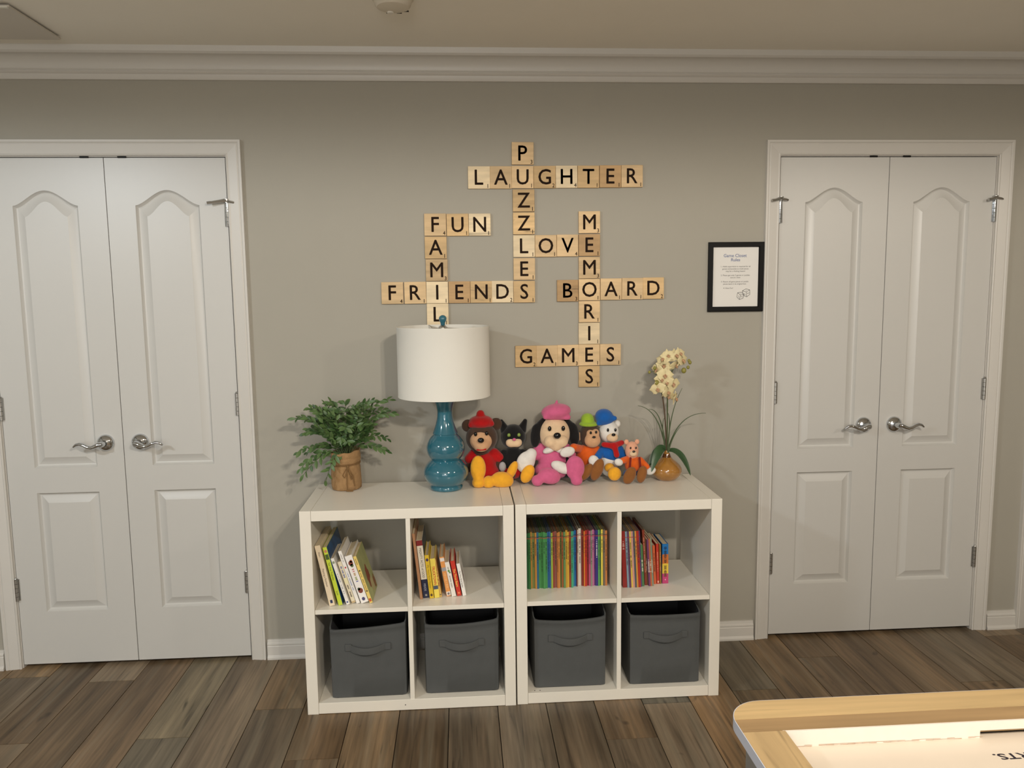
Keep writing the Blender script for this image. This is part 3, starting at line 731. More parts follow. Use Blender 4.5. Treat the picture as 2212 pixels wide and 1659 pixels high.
TIPS = [(-.141,.01,.317),(-.057,0,.343),(-.182,-.02,.284),(-.201,.02,.276),(.176,.01,.343),(.112,.02,.339),(.193,-.02,.293),(.166,-.03,.146),(.163,.0,.192),(-.173,-.04,.155),(-.166,-.05,.092),(-.150,-.07,.074),(-.064,-.085,.052),(-.152,0,.220),(-.002,.03,.332),(-.030,-.05,.318),(.046,-.05,.322),(.157,.03,.300),(-.157,.05,.136),(.073,.05,.325),(.018,-.09,.25)]
rg = random.Random(11)
def bez(tip, up):
    a = Vector((rg.uniform(-.02, .02), rg.uniform(-.02, .02), .13)); c = Vector(tip)
    b_ = a+Vector(((c.x-a.x)*.45, (c.y-a.y)*.45, up)); out = []
    for i in range(13):
        t = i/12; out.append(a*(1-t)**2+2*b_*t*(1-t)+c*t*t)
    return out
def leaf_frames(pts, nl):
    fr = []
    for q in range(nl):
        t = .30+.70*q/(nl-1); i = min(11, int(t*12)); f = t*12-i
        p = pts[i].lerp(pts[i+1], f); d = (pts[i+1]-pts[i]).normalized()
        side = d.cross(Vector((0, 0, 1)) if abs(d.z) < .9 else Vector((0, 1, 0))).normalized()
        s = 1 if q % 2 else -1
        nrm = (side.cross(d)*.7+Vector((0, -1.0, .15))+Vector((rg.uniform(-.7, .7), rg.uniform(-.6, .6), rg.uniform(-.5, .6)))).normalized()
        x = (d*rg.uniform(.5, .9)+side*s*.8) if q < nl-1 else d
        x = (x-nrm*x.dot(nrm)*.75).normalized(); y = nrm.cross(x).normalized(); z = x.cross(y)
        sc = rg.uniform(.8, 1.12)*(1.12 if t < .95 else .95)
        fr.append((Matrix.Translation(p) @ Matrix((x, y, z)).transposed().to_4x4() @ Matrix.Scale(sc, 4)))
    return fr
for i, tip in enumerate(TIPS):
    pts = bez(tip, max(.06, (tip[2]-.13)*.75+.06))
    s = MB().tube(pts, [.0014]*8+[.0010]*5, 6).build('sprig', STEM, pot, smooth=True)
    for M_ in leaf_frames(pts, 14):
        o = put(LM[rg.randrange(3)], 'leaf', s); o.matrix_local = M_
fm = MB()
for i in range(58):
    a = rg.uniform(0, 2*PI); r = rg.uniform(.03, .135); tip = (r*1.25*math.cos(a)+(-.02 if i % 3 else 0), min(.09, r*.8*math.sin(a)), rg.uniform(.19, .335)-.30*max(0, r-.08))
    pts = bez(tip, rg.uniform(.05, .12)); fm.k = 0; fm.tube(pts, .0011, 5)
    for M_ in leaf_frames(pts, 15):
        g = leaf_mesh_('l', .026, .0122, LEAFG); fm.k = 1 if rg.random() < .6 else 2
        fm.add([M_ @ Vector(v) for v in g.v], g.f)
fm.build('foliage', [STEM, LEAFG, LEAFD], pot, smooth=True, kind='stuff')

# ------------------------------------------------------------------ plush toys
PL = dict(choc=(74, 54, 42), tan=(204, 160, 122), black=(24, 23, 24), cream=(226, 196, 160), red=(176, 22, 24), yellow=(236, 170, 46), pink=(206, 98, 138),
          white=(226, 222, 216), lime=(150, 182, 52), orange=(222, 98, 34), brown=(138, 88, 44), blue=(26, 92, 170), navyb=(44, 72, 128), peach=(226, 168, 138), maroon=(120, 34, 26), grey=(168, 166, 168), amber=(126, 150, 70))
def plush(c):
    if c == 'bead': return mat('bead_eye', (10, 9, 9), .12)
    if c == 'amber': return mat('amber_eye', PL[c], .15)
    return mat('plush_'+c, PL[c], .95, bump=.5, bscale=700, var=.08, vscale=60, sheen=.25, spec=.15)
TOYS = [
 ('plush_bear', .0819, 'dark brown plush bear in red dress, red cap and yellow boots beside blue lamp', [
  ('body', 'choc', [('e', .0036, .01, .0722, .0432, .042, .0577, 0), ('c', (-.0396, .01, .1094), (-.0594, .0, .0579), .0144, .0135), ('c', (.0468, .01, .1094), (.072, .0, .0579), .0144, .0135), ('c', (-.0108, .0, .0281), (-.018, -.045, .028), .0198, .0198), ('c', (.0252, .0, .0244), (.0576, -.045, .0243), .0198, .0198)]),
  ('head', 'choc', [('e', -.0036, .01, .1819, .063, .055, .0614, 0), ('e', -.0072, .01, .1298, .0324, .035, .026, 0)]),
  ('ear', 'choc', [('e', -.0576, .017, .2304, .0252, .014, .026, 0)]),
  ('ear', 'choc', [('e', .054, .017, .2341, .0252, .014, .026, 0)]),
  ('face', 'tan', [('e', -.0072, -.022, .1767, .045, .032, .0409, 0), ('e', -.0072, -.038, .1584, .0306, .024, .0242, 0)]),
  ('nose', 'bead', [('e', -.009, -.067, .1859, .0126, .008, .0102, 0)]),
  ('eye', 'bead', [('e', -.0288, -.046, .2068, .0065, .005, .0086, 0)]),
  ('eye', 'bead', [('e', .0144, -.046, .2087, .0065, .005, .0086, 0)]),
  ('mouth', 'red', [('c', (-.0234, -.056, .146), (.009, -.056, .1479), .0036, .0036)]),
  ('cap', 'red', [('e', -.0054, .01, .2451, .0486, .047, .0279, 0), ('c', (-.0468, -.005, .2358), (.036, -.005, .2395), .0108, .0108), ('e', -.0072, .01, .2768, .0162, .016, .0167, 0)]),
  ('dress', 'red', [('e', .0036, .01, .074, .0504, .049, .0558, 0), ('e', .0054, .002, .0462, .0594, .052, .0335, 0), ('c', (-.036, .01, .1149), (-.054, .005, .0976), .0216, .0198), ('c', (.045, .01, .1168), (.0648, .005, .0994), .0216, .0198)]),
  ('boot', 'yellow', [('e', -.0216, -.057, .0719, .0306, .021, .0521, 0), ('e', -.0198, -.062, .0173, .027, .026, .0223, 0)]),
  ('boot', 'yellow', [('e', .072, -.062, .0247, .045, .03, .0335, 8), ('e', .018, -.067, .0185, .0234, .024, .026, 0)]),
 ]),
 ('plush_cat', .2047, 'black plush cat with pointed ears, cream muzzle and yellow boots', [
  ('body', 'black', [('e', -.0018, .02, .079, .045, .04, .0632, 0), ('c', (-.0396, .02, .1162), (-.0468, -.01, .0734), .0144, .0126), ('c', (.0378, .02, .1162), (.0684, .01, .0815), .0144, .0144), ('c', (-.0162, .01, .0294), (-.0108, -.03, .0392), .018, .0162), ('c', (.0288, .01, .0257), (.0468, -.035, .0367), .018, .0162)]),
  ('head', 'black', [('e', .0, .02, .1813, .0504, .046, .0502, 0)]),
  ('ear', 'black', [('c', (-.0324, .022, .2087), (-.0468, .025, .2433), .0198, .009)]),
  ('ear', 'black', [('c', (.0342, .022, .2087), (.0486, .025, .2433), .0198, .009)]),
  ('muzzle', 'cream', [('e', -.0108, -.016, .1641, .0216, .018, .0186, 0), ('e', .0108, -.016, .1641, .0216, .018, .0186, 0)]),
  ('nose', 'pink', [('e', .0, -.036, .1802, .0072, .006, .0056, 0)]),
  ('eye', 'amber', [('e', -.0198, -.022, .1953, .0068, .006, .0078, 0)]),
  ('eye', 'amber', [('e', .0198, -.022, .1953, .0068, .006, .0078, 0)]),
  ('paw', 'grey', [('e', -.0468, -.022, .0689, .0144, .013, .0205, 0)]),
  ('shorts', 'red', [('e', -.0018, .017, .0425, .0468, .043, .0316, 0)]),
  ('boot', 'yellow', [('e', -.0108, -.042, .057, .018, .018, .0409, 25)]),
  ('boot', 'yellow', [('e', .0504, -.046, .0431, .0252, .019, .0391, 28)]),
 ]),
 ('plush_puppy', .3708, 'large cream plush puppy with long black floppy ears, pink beret and pink dress', [
  ('body', 'black', [('e', -.0072, .01, .0777, .0504, .048, .067, 0), ('c', (-.0648, .01, .1224), (-.1152, -.01, .0938), .0162, .0162), ('c', (.0432, .01, .1187), (.0504, .0, .0802), .0162, .0144), ('c', (-.0162, .0, .0337), (-.0432, -.05, .033), .0234, .0216), ('c', (.0288, .0, .0337), (.0648, -.04, .0435), .0234, .0216)]),
  ('head', 'cream', [('e', -.0018, .01, .1931, .063, .06, .067, 0)]),
  ('ear', 'black', [('c', (-.0468, .012, .2409), (-.0738, .005, .2129), .0144, .018), ('e', -.0774, -.002, .1867, .0216, .013, .0484, 6)]),
  ('ear', 'black', [('c', (.045, .012, .2409), (.072, .005, .2129), .0144, .018), ('e', .0756, -.002, .1867, .0216, .013, .0484, -6)]),
  ('muzzle', 'cream', [('e', -.0198, -.04, .17, .0288, .026, .026, 0), ('e', .018, -.04, .17, .0288, .026, .026, 0), ('e', -.0018, -.035, .1539, .027, .024, .0242, 0)]),
  ('nose', 'bead', [('e', .0, -.07, .1978, .0144, .01, .0121, 0)]),
  ('eye', 'bead', [('e', -.027, -.047, .2219, .0072, .006, .0102, 0)]),
  ('eye', 'bead', [('e', .027, -.047, .2219, .0072, .006, .0102, 0)]),
  ('beret', 'pink', [('e', .0054, .008, .281, .0594, .05, .0316, -6), ('c', (-.0396, -.015, .2643), (.0504, -.015, .2606), .0108, .0108), ('c', (.0054, .01, .3084), (.009, .01, .3233), .0054, .0045)]),
  ('collar', 'white', [('e', -.027, -.028, .1336, .027, .02, .013, -20), ('e', .018, -.028, .1317, .027, .02, .013, 20)]),
  ('dress', 'pink', [('e', -.0108, .01, .0815, .0576, .056, .0632, 0), ('e', -.0126, -.002, .0472, .072, .06, .0372, 0), ('c', (-.0576, .01, .1298), (-.0792, .005, .1087), .0252, .0234), ('c', (.0432, .01, .128), (.063, .005, .105), .0234, .0216)]),
  ('mitten', 'white', [('e', -.1206, -.025, .0863, .036, .02, .0446, 25), ('c', (-.0972, -.02, .1186), (-.1044, -.022, .1042), .0216, .0234)]),
  ('bloomers', 'white', [('e', .0162, -.058, .0684, .0432, .02, .0223, 25)]),
  ('boot', 'pink', [('e', -.0324, -.07, .0379, .045, .028, .0316, 14), ('e', -.0792, -.074, .0221, .0234, .022, .0223, 0)]),
  ('boot', 'pink', [('e', .0702, -.065, .0664, .0378, .024, .0484, 0), ('e', .0756, -.073, .0181, .0234, .022, .0205, 0)]),
 ]),
 ('plush_monkey', .5152, 'plush monkey with tan face in lime green cap, orange jumper and brown boots', [
  ('body', 'choc', [('e', -.009, .03, .0877, .0396, .038, .0595, 0), ('c', (-.0144, .02, .0381), (-.0252, -.03, .0429), .018, .0162), ('c', (.0108, .02, .0381), (.0144, -.035, .0479), .018, .0162)]),
  ('head', 'choc', [('e', .0018, .03, .177, .0432, .042, .0502, 0)]),
  ('ear', 'tan', [('e', -.045, .03, .1733, .0144, .01, .0186, 0)]),
  ('ear', 'tan', [('e', .045, .03, .1807, .0126, .01, .0186, 0)]),
  ('face', 'tan', [('e', .0054, -.005, .1633, .0324, .024, .0298, 0), ('e', -.0036, .0, .1899, .0162, .016, .0167, 0), ('e', .018, .0, .1918, .0162, .016, .0167, 0)]),
  ('nose', 'bead', [('e', .0072, -.03, .1806, .0072, .005, .0047, 0)]),
  ('eye', 'bead', [('e', -.0036, -.018, .1962, .0047, .004, .0063, 0)]),
  ('eye', 'bead', [('e', .018, -.018, .1981, .0047, .004, .0063, 0)]),
  ('cap', 'lime', [('e', -.009, .03, .2421, .027, .028, .026, 0), ('e', -.0054, .025, .2247, .0396, .038, .0112, 0)]),
  ('jumper', 'orange', [('e', -.009, .03, .0914, .0468, .044, .0521, 0), ('c', (-.036, .02, .1237), (-.0738, -.025, .1403), .0162, .0162), ('c', (.027, .02, .1199), (.0342, .01, .0777), .0162, .0162)]),
  ('mitten', 'white', [('e', -.1026, -.056, .1293, .0306, .015, .0205, -15)]),
  ('trousers', 'navyb', [('e', -.009, .025, .0406, .0432, .045, .0242, 0)]),
  ('boot', 'brown', [('e', -.0288, -.048, .0436, .0216, .016, .0409, 38)]),
  ('boot', 'brown', [('e', .0162, -.052, .0539, .0234, .017, .0465, 22)]),
 ]),
 ('plush_bear', .5928, 'white plush bear in blue beanie, blue jumper and red scarf', [
  ('body', 'white', [('e', -.0018, .02, .0716, .0396, .038, .0632, 0), ('c', (.0054, .01, .0331), (.009, -.03, .0392), .018, .018)]),
  ('head', 'white', [('e', -.0018, .02, .1925, .0396, .042, .0465, 0)]),
  ('ear', 'white', [('e', -.0378, .022, .2273, .0126, .009, .0149, 0)]),
  ('ear', 'white', [('e', .0342, .022, .2236, .0126, .009, .0149, 0)]),
  ('muzzle', 'cream', [('e', .0054, -.017, .1755, .0234, .018, .0186, 0)]),
  ('nose', 'bead', [('e', .0072, -.035, .1892, .0081, .006, .006, 0)]),
  ('eye', 'bead', [('e', -.0126, -.02, .206, .0047, .004, .0074, 0)]),
  ('eye', 'bead', [('e', .018, -.018, .2055, .0047, .004, .0074, 0)]),
  ('beanie', 'blue', [('e', -.0198, .02, .252, .0378, .04, .0335, 18), ('c', (-.045, .005, .2296), (.018, .0, .2495), .0099, .0099)]),
  ('jumper', 'blue', [('e', .0072, .02, .1051, .0468, .044, .0409, 0), ('c', (-.0234, .015, .123), (-.0522, -.015, .0969), .0171, .0153), ('c', (.0414, .015, .1212), (.0522, .0, .0988), .0162, .0144)]),
  ('mitten', 'white', [('e', -.072, -.035, .0851, .0216, .015, .0242, -20)]),
  ('scarf', 'red', [('c', (-.027, -.01, .1459), (.009, -.028, .1429), .0108, .0126), ('c', (.009, -.028, .1429), (.045, -.01, .1515), .0126, .0108), ('c', (.0126, -.03, .1415), (.0198, -.036, .1076), .0099, .0117)]),
  ('boot', 'yellow', [('e', .009, -.048, .0343, .027, .02, .0279, 0), ('e', -.0054, -.02, .0535, .0216, .02, .0186, 0)]),
 ]),
 ('plush_bear', .6776, 'smallest plush, a peach bear in orange shirt and brown boots beside amber vase', [
  ('body', 'peach', [('e', .0036, -.025, .0677, .0288, .024, .0335, 0)]),
  ('head', 'peach', [('e', -.0018, -.025, .1217, .027, .028, .0372, 0)]),
  ('ear', 'peach', [('e', -.0234, -.022, .1563, .0099, .007, .0112, 0)]),
  ('ear', 'peach', [('e', .0198, -.022, .1563, .0099, .007, .0112, 0)]),
  ('muzzle', 'cream', [('e', -.0018, -.05, .1148, .0162, .011, .013, 0)]),
  ('nose', 'bead', [('e', -.0018, -.062, .1252, .0061, .004, .0045, 0)]),
  ('eye', 'bead', [('e', -.0126, -.052, .1376, .0034, .003, .0048, 0)]),
  ('eye', 'bead', [('e', .009, -.052, .1376, .0034, .003, .0048, 0)]),
  ('shirt', 'orange', [('e', .0036, -.027, .0645, .0342, .03, .0353, 0), ('c', (-.0198, -.03, .0876), (-.045, -.048, .0864), .0144, .0126), ('c', (.0306, -.03, .082), (.054, -.048, .0585), .0144, .0126)]),
  ('brace', 'maroon', [('c', (-.0144, -.06, .0987), (-.018, -.063, .0585), .0043, .0043)]),
  ('brace', 'maroon', [('c', (.0216, -.06, .0987), (.0252, -.063, .0585), .0043, .0043)]),
  ('mitten', 'white', [('e', -.0612, -.057, .083, .018, .011, .0149, 20)]),
  ('mitten', 'white', [('e', .0684, -.057, .044, .0216, .011, .0149, -25)]),
  ('trousers', 'navyb', [('c', (-.0108, -.03, .0355), (-.0288, -.055, .0342), .0144, .0144), ('c', (.018, -.03, .0355), (.0288, -.055, .0342), .0144, .0144)]),
  ('boot', 'brown', [('e', -.0216, -.078, .0324, .0234, .014, .0372, 26)]),
  ('boot', 'brown', [('e', .027, -.078, .0361, .0198, .014, .0353, 14)]),
 ]),
]

for n_, x, lab_, parts in TOYS:
    t = thing(n_, lab_, 'plush toy', (x, -.13, ZT), group='plush toys seated in a row')
    for pn, c, pr in parts:
        small = pn in ('eye', 'nose', 'brace', 'mouth')
        surface(pr, .0012 if small else .0042, .001 if small else .007).build(pn, plush(c), t, smooth=180)
    if n_ == 'plush_cat':
        for ex in (1101, 1123):
            MB().sphere(((ex-1112)*.0018, -.0285, .1855), (.0022, .0025, .006), 8, 6).build('pupil', plush('bead'), t, smooth=True)

# ------------------------------------------------------------------ orchid in an amber vase
AMBER = mat('amber_glaze', (158, 110, 48), .1, coat=1, var=.22, vscale=28)
PETAL = mat('cream_petal', (222, 208, 162), .6, var=.10, vscale=60)
LIP = mat('orchid_lip', (190, 150, 116), .6, var=.25, vscale=160)
BUD = mat('orchid_bud', (138, 132, 62), .5, var=.15, vscale=90)
STRAP = mat('strap_leaf', (50, 78, 46), .4, var=.18, vscale=30)
BLADE = mat('grass_blade', (70, 84, 56), .5, var=.15, vscale=30)
orc = thing('potted_orchid', 'cream artificial orchid with grassy blades in round amber vase', 'flower', (.8185, -.150, ZT))
vp = [(.001, 0), (.036, 0), (.040, .003)]
for i in range(1, 16):
    f = i/16; vp.append((.040-.022*f**2.2+.0255*math.sin(PI*min(1, f*1.04))**.9, .003+.087*f))
vp += [(.0185, .091), (.0172, .094), (.0125, .106), (.0092, .114), (.0078, .119), (.0060, .119), (.0060, .10), (.001, .10)]
MB().lathe(vp, n=56).build('vase', AMBER, orc, smooth=60)
m = MB(); m.lathe([(.0595*0+.0188, .0895), (.0182, .0925), (.0135, .1055), (.0130, .1055), (.0176, .0920), (.018, .0895)], n=40, close=True); m.build('neck_glaze', mat('dark_amber_glaze', (92, 54, 20), .12, coat=1, var=.2, vscale=40), orc, smooth=60)
m = MB()
cr_ = [(-.036, .047), (-.030, .0445), (-.022, .045), (-.016, .0475), (-.022, .0430), (-.030, .0425)]
def on_vase(x, z): return (x, -math.sqrt(max(1e-6, .0604**2-x*x))+.001, z)
m.add([on_vase(x, z) for x, z in cr_], [tuple(range(6))]); m.build('dark_streak', mat('streak', (38, 22, 10), .3), orc)
def strip(m, pts, wid, nrm=(0, -1, .3), cup=.15, twist=0):
    pts = [Vector(p) for p in pts]; N_ = len(pts); vs = []
    for i, p in enumerate(pts):
        t = (pts[min(i+1, N_-1)]-pts[max(i-1, 0)]).normalized(); s = t.cross(Vector(nrm)).normalized(); u = s.cross(t)
        f = i/(N_-1); w_ = wid(f) if callable(wid) else wid
        for q in (-1, -.5, 0, .5, 1): vs.append(p+s*w_*q+u*cup*w_*q*q)
    return m.add(vs, [(i*5+q, i*5+q+1, i*5+q+6, i*5+q+5) for i in range(N_-1) for q in range(4)])
def curve(a, b_, c, n=14):
    a, b_, c = Vector(a), Vector(b_), Vector(c)
    return [a*(1-t)**2+2*b_*t*(1-t)+c*t*t for t in (i/n for i in range(n+1))]
lw = lambda W: (lambda f: W*(max(.02, math.sin(PI*(f*.94+.05)))**.7))
for a, b_, c, W in (((-.004, 0, .117), (-.035, -.03, .165), (-.074, -.055, .045), .0185), ((.004, 0, .117), (.05, -.03, .135), (.082, -.055, .026), .0165), ((-.006, .01, .117), (-.04, .0, .14), (-.076, -.008, .05), .015)):
    strip(MB(), curve(a, b_, c), lw(W), (-.35 if c[0] < 0 else .5, -1, .75), .25).build('strap_leaf', STRAP, orc, smooth=True)
for a, b_, c in (((.003, 0, .11), (.035, -.02, .275), (.148, -.03, .270)), ((-.003, 0, .11), (-.03, .0, .29), (-.121, -.01, .303)), ((-.002, .005, .11), (-.018, .01, .29), (-.074, .0, .286)),
                 ((.002, -.01, .11), (0, -.02, .27), (.051, -.03, .372)), ((.003, -.01, .11), (.015, -.02, .18), (.046, -.03, .218)), ((-.004, .0, .11), (-.03, -.01, .24), (-.010, .0, .25)), ((.004, .01, .11), (.022, .01, .25), (.004, .01, .27))):
    strip(MB(), curve(a, b_, c), lambda f: .0032*(1-f*.75), (0, -1, .2), .4).build('grass_blade', BLADE, orc, smooth=True)
MB().tube(curve((-.002, 0, .10), (-.002, .0, .24), (-.022, -.005, .345)), .0030, 8).build('flower_stem', mat('brown_stem', (84, 66, 48), .6, var=.2), orc, smooth=True)
MB().tube(curve((.001, 0, .10), (.002, .0, .24), (0, .0, .36))+curve((0, 0, .362), (.01, 0, .46), (.06, .0, .485))[1:], .0027, 8).build('flower_stem', STEM, orc, smooth=True)
MB().tube(curve((-.022, -.005, .345), (-.05, -.01, .42), (-.03, -.01, .48)), .0022, 7).build('flower_stem', STEM, orc, smooth=True)
MB().tube([(-.035, -.02, .429), (-.051, -.025, .426), (-.060, -.025, .432), (-.061, -.025, .440), (-.0585, -.025, .448)], .0012, 6).build('bud_stem', STEM, orc, smooth=True)
MB().tube([(-.061, -.025, .440), (-.070, -.025, .438), (-.079, -.025, .437)], .0011, 6).build('bud_stem', STEM, orc, smooth=True)
def petal(L, W, cup=.25, pw=.75):
    m = MB(); NU, NV = 6, 7; vs = []
    for i in range(NU+1):
        f = i/NU; hw = W/2*max(.10 if i == 0 else .06, math.sin(PI*(f**pw*.93+.04)))
        for j in range(NV):
            q = -1+2*j/(NV-1); vs.append((hw*q, cup*L*(-.35*f*(1-f)*4*.4+.22*q*q*f)-.012*L*math.sin(q*3), L*f*(1-.06*q*q)))
    return m.add(vs, [(i*NV+j, i*NV+j+1, (i+1)*NV+j+1, (i+1)*NV+j) for i in range(NU) for j in range(NV-1)])
PB = petal(.0345, .043, .42, .68).mesh('petal', PETAL, smooth=True); PS = petal(.033, .025, .4, .72).mesh('petal', PETAL, smooth=True)
fc = MB(); fc.sphere((0, -.004, .001), (.0035, .006, .004), 10, 6); fc.sphere((0, -.0075, -.007), (.0042, .0055, .0065), 10, 6); fc.sphere((.0045, -.006, -.003), (.0035, .004, .0045), 8, 6); fc.sphere((-.0045, -.006, -.003), (.0035, .004, .0045), 8, 6)
FC = fc.mesh('flower', LIP, smooth=True)
FL = [(-.0195,-.035,.425,0,-5,1.05),(.0140,-.030,.391,25,8,1.0),(-.046,-.030,.372,-30,15,1.0),(-.004,-.028,.358,10,20,.95),(.0280,-.022,.331,55,20,.9),(-.0225,-.020,.486,-45,-35,1.0),(.0275,-.020,.500,20,-30,1.0),(.0560,-.012,.481,50,-5,.95),(-.018,-.012,.460,-15,-20,1.0),(-.045,-.008,.446,-70,5,.9),(.006,-.010,.338,-10,45,.9),(.032,-.006,.462,30,25,.9),(-.005,-.022,.500,5,-25,.9),(-.030,-.030,.410,-20,10,.95),(.045,-.016,.508,25,-20,.85),(-.012,-.034,.398,-8,12,.9)]
for x, y, z, rz, rx, s in FL:
    f = put(FC, 'flower', orc, (x, y, z), (math.radians(rx), math.radians(rg.uniform(-18, 18)), math.radians(rz))); f.scale = (s*1.0,)*3
    for a, me in ((80, PB), (-80, PB), (0, PS), (132, PS), (-132, PS)):
        p = put(me, 'petal', f, (0, .0000 if me is PB else .0045, 0), (math.radians(rg.uniform(-22, 18)), math.radians(a+rg.uniform(-7, 7)), 0))
for x, y, z, r in ((-.079,-.025,.4375,.0056),(-.0575,-.025,.453,.0066),(-.051,-.030,.396,.0092),(.062,-.012,.440,.0100),(.080,-.008,.452,.0064),(.088,-.006,.471,.0068),(.084,-.006,.478,.006)):
    MB().sphere((x, y, z), (r, r, r*1.15), 12, 8).build('bud', BUD, orc, smooth=True)

# ------------------------------------------------------------------ wooden letter tiles
TS = .0870
def tile_mesh():
    return MB().box((-TS/2, -.0115, -TS/2), (TS/2, -.0005, TS/2), .0012).mesh('letter_tile', [TILEW])
TME = {TILEW: tile_mesh()}
tk = TME[TILEW].copy(); tk.materials.clear(); tk.materials.append(TILEK); TME[TILEK] = tk
LET = {}
def glyph(s, h, b_): 
    k_ = (s, h)
    if k_ not in LET:
        m = MB(); vs, fs = text_data(s); rv, _ = text_data('H'); cap = max(v for _, v in rv); k = h/cap
        zx = [min(v[0] for v in vs), max(v[0] for v in vs), min(v[1] for v in vs), max(v[1] for v in vs)]
        w_ = b_*h
        for du, dv in ((0, 0), (w_, 0), (-w_, 0), (0, w_), (0, -w_)):
            m.add([((u-(zx[0]+zx[1])/2)*k*.94+du, -abs(du)*.08-abs(dv)*.12, (v-cap/2)*k+dv) for u, v in vs], fs); LET[k_] = m.mesh('letter' if h > .02 else 'point_value', LETTER, face=(0, -1, 0))
    return LET[k_]
PALE, MIDT, GOLD, DEEP = (228, 208, 172), (218, 188, 144), (208, 176, 128), (184, 150, 106)
o_ = ordn
TILES = [('L',1,.087,1.966,PALE,0,'first letter of LAUGHTER'),('A',1,.174,1.966,MIDT,0,'second letter of LAUGHTER'),('U',1,.261,1.967,MIDT,0,'where LAUGHTER crosses PUZZLES'),('G',2,.349,1.967,GOLD,0,'fourth letter of LAUGHTER'),('H',4,.437,1.968,PALE,0,'fifth letter of LAUGHTER'),
 ('T',1,.525,1.968,GOLD,0,'sixth letter of LAUGHTER'),('E',1,.614,1.969,DEEP,0,'seventh letter of LAUGHTER'),('R',1,.702,1.970,MIDT,0,'last letter of LAUGHTER'),('P',3,.262,2.059,MIDT,0,'topmost of all, starting PUZZLES'),
 ('Z',1,.264,1.876,GOLD,1,'the upper Z of PUZZLES'),('Z',1,.264,1.786,GOLD,1,'the lower Z of PUZZLES'),('L',1,.264,1.696,PALE,0,'where PUZZLES crosses LOVE'),('E',1,.264,1.605,MIDT,0,'sixth letter of PUZZLES'),('S',1,.263,1.514,GOLD,0,'where PUZZLES ends FRIENDS'),
 ('F',4,-.090,1.783,MIDT,0,'first letter of FUN'),('U',1,-.001,1.782,GOLD,0,'middle letter of FUN'),('N',1,.087,1.782,PALE,1,'last letter of FUN'),('A',1,-.090,1.693,GOLD,0,'below the F that starts FUN'),('M',3,-.088,1.604,MIDT,1,'between the A under FUN and the I in FRIENDS'),
 ('I',1,-.088,1.515,PALE,0,'third letter of FRIENDS'),('L',1,-.088,1.427,PALE,0,'half hidden by the lamp finial'),('F',4,-.267,1.515,MIDT,0,'first letter of FRIENDS'),('R',1,-.176,1.515,MIDT,0,'second letter of FRIENDS'),('E',1,.001,1.515,DEEP,0,'fourth letter of FRIENDS'),
 ('N',1,.089,1.515,GOLD,1,'fifth letter of FRIENDS'),('D',2,.175,1.515,PALE,0,'sixth letter of FRIENDS'),('M',3,.529,1.789,MIDT,0,'top of the MEMORIES column'),('E',1,.529,1.698,DEEP,0,'where MEMORIES ends LOVE'),('M',3,.529,1.608,MIDT,1,'second M of MEMORIES'),
 ('O',1,.529,1.519,MIDT,0,'where MEMORIES crosses BOARD'),('R',1,.529,1.430,MIDT,0,'fifth letter of MEMORIES'),('I',1,.528,1.341,PALE,0,'sixth letter of MEMORIES'),('O',1,.352,1.696,MIDT,0,'second letter of LOVE'),('V',4,.440,1.697,MIDT,0,'third letter of LOVE'),
 ('B',3,.440,1.516,DEEP,1,'first letter of BOARD'),('A',1,.618,1.520,MIDT,0,'third letter of BOARD'),('R',1,.706,1.521,MIDT,0,'fourth letter of BOARD'),('D',2,.793,1.522,GOLD,0,'last letter of BOARD'),('E',1,.528,1.253,MIDT,0,'where MEMORIES crosses GAMES'),('S',1,.528,1.164,GOLD,0,'bottom of the MEMORIES column'),
 ('G',2,.267,1.251,GOLD,0,'first letter of GAMES'),('A',1,.354,1.251,MIDT,0,'second letter of GAMES'),('M',3,.441,1.252,MIDT,0,'third letter of GAMES'),('S',1,.616,1.253,MIDT,0,'last letter of GAMES')]
for i, (c, n_, x, z, col, kn, lab_) in enumerate(TILES):
    tone = 'pale' if col is PALE else ('dark' if col is DEEP else 'golden')
    g = random.Random(i); q = g.uniform(.96, 1.04)
    t = put(TME[TILEK if kn else TILEW], 'letter_tile', None, (x, 0, z), (0, g.uniform(-.006, .006), 0), lin(*[v*q for v in col]), None,
            '%s wooden wall tile %s, %s' % (tone, c, lab_), 'wall tile', 'wooden crossword letter tiles')
    put(glyph(c, .0575, .014), 'letter', t, (0, -.0118, .001))
    pv = glyph(str(n_), .0145, .02); put(pv, 'point_value', t, (TS/2-.0085, -.0118, -TS/2+.0105))

# ------------------------------------------------------------------ framed sign
fr = thing('framed_sign', 'black framed Game Closet Rules sign hung beside the right hand door', 'sign', (1.1365, -.0005, 1.564))
W2, H2, B = .1155, .1415, .0205
m = MB(); pf = [(0, 0), (0, -.013), (.003, -.015), (.017, -.015), (.0205, -.009), (.0205, -.004)]
vs = []
for sx, sz in ((-1, -1), (1, -1), (1, 1), (-1, 1)):
    for u, v in pf: vs.append((sx*(W2-u), v, sz*(H2-u)))
L_ = len(pf); m.add(vs, [(c*L_+i, c*L_+(i+1) % L_, ((c+1) % 4)*L_+(i+1) % L_, ((c+1) % 4)*L_+i) for c in range(4) for i in range(L_)])
m.build('frame', BLACK, fr, smooth=20)
MB().box((-W2+B-.001, -.0055, -H2+B-.001), (W2-B+.001, -.001, H2-B+.001)).build('printed_sheet', PAPER, fr)
m = MB(); pl = lambda cx, cz: (lambda u, v: (cx+u, -.0058, cz+v))
add_text(m, 'Game Closet', .0125, pl(-.003, .081), 'c', .012); add_text(m, 'Rules', .0125, pl(-.001, .064), 'c', .012)
m.build('heading', INK, fr, color=lin(104, 116, 156))
m = MB()
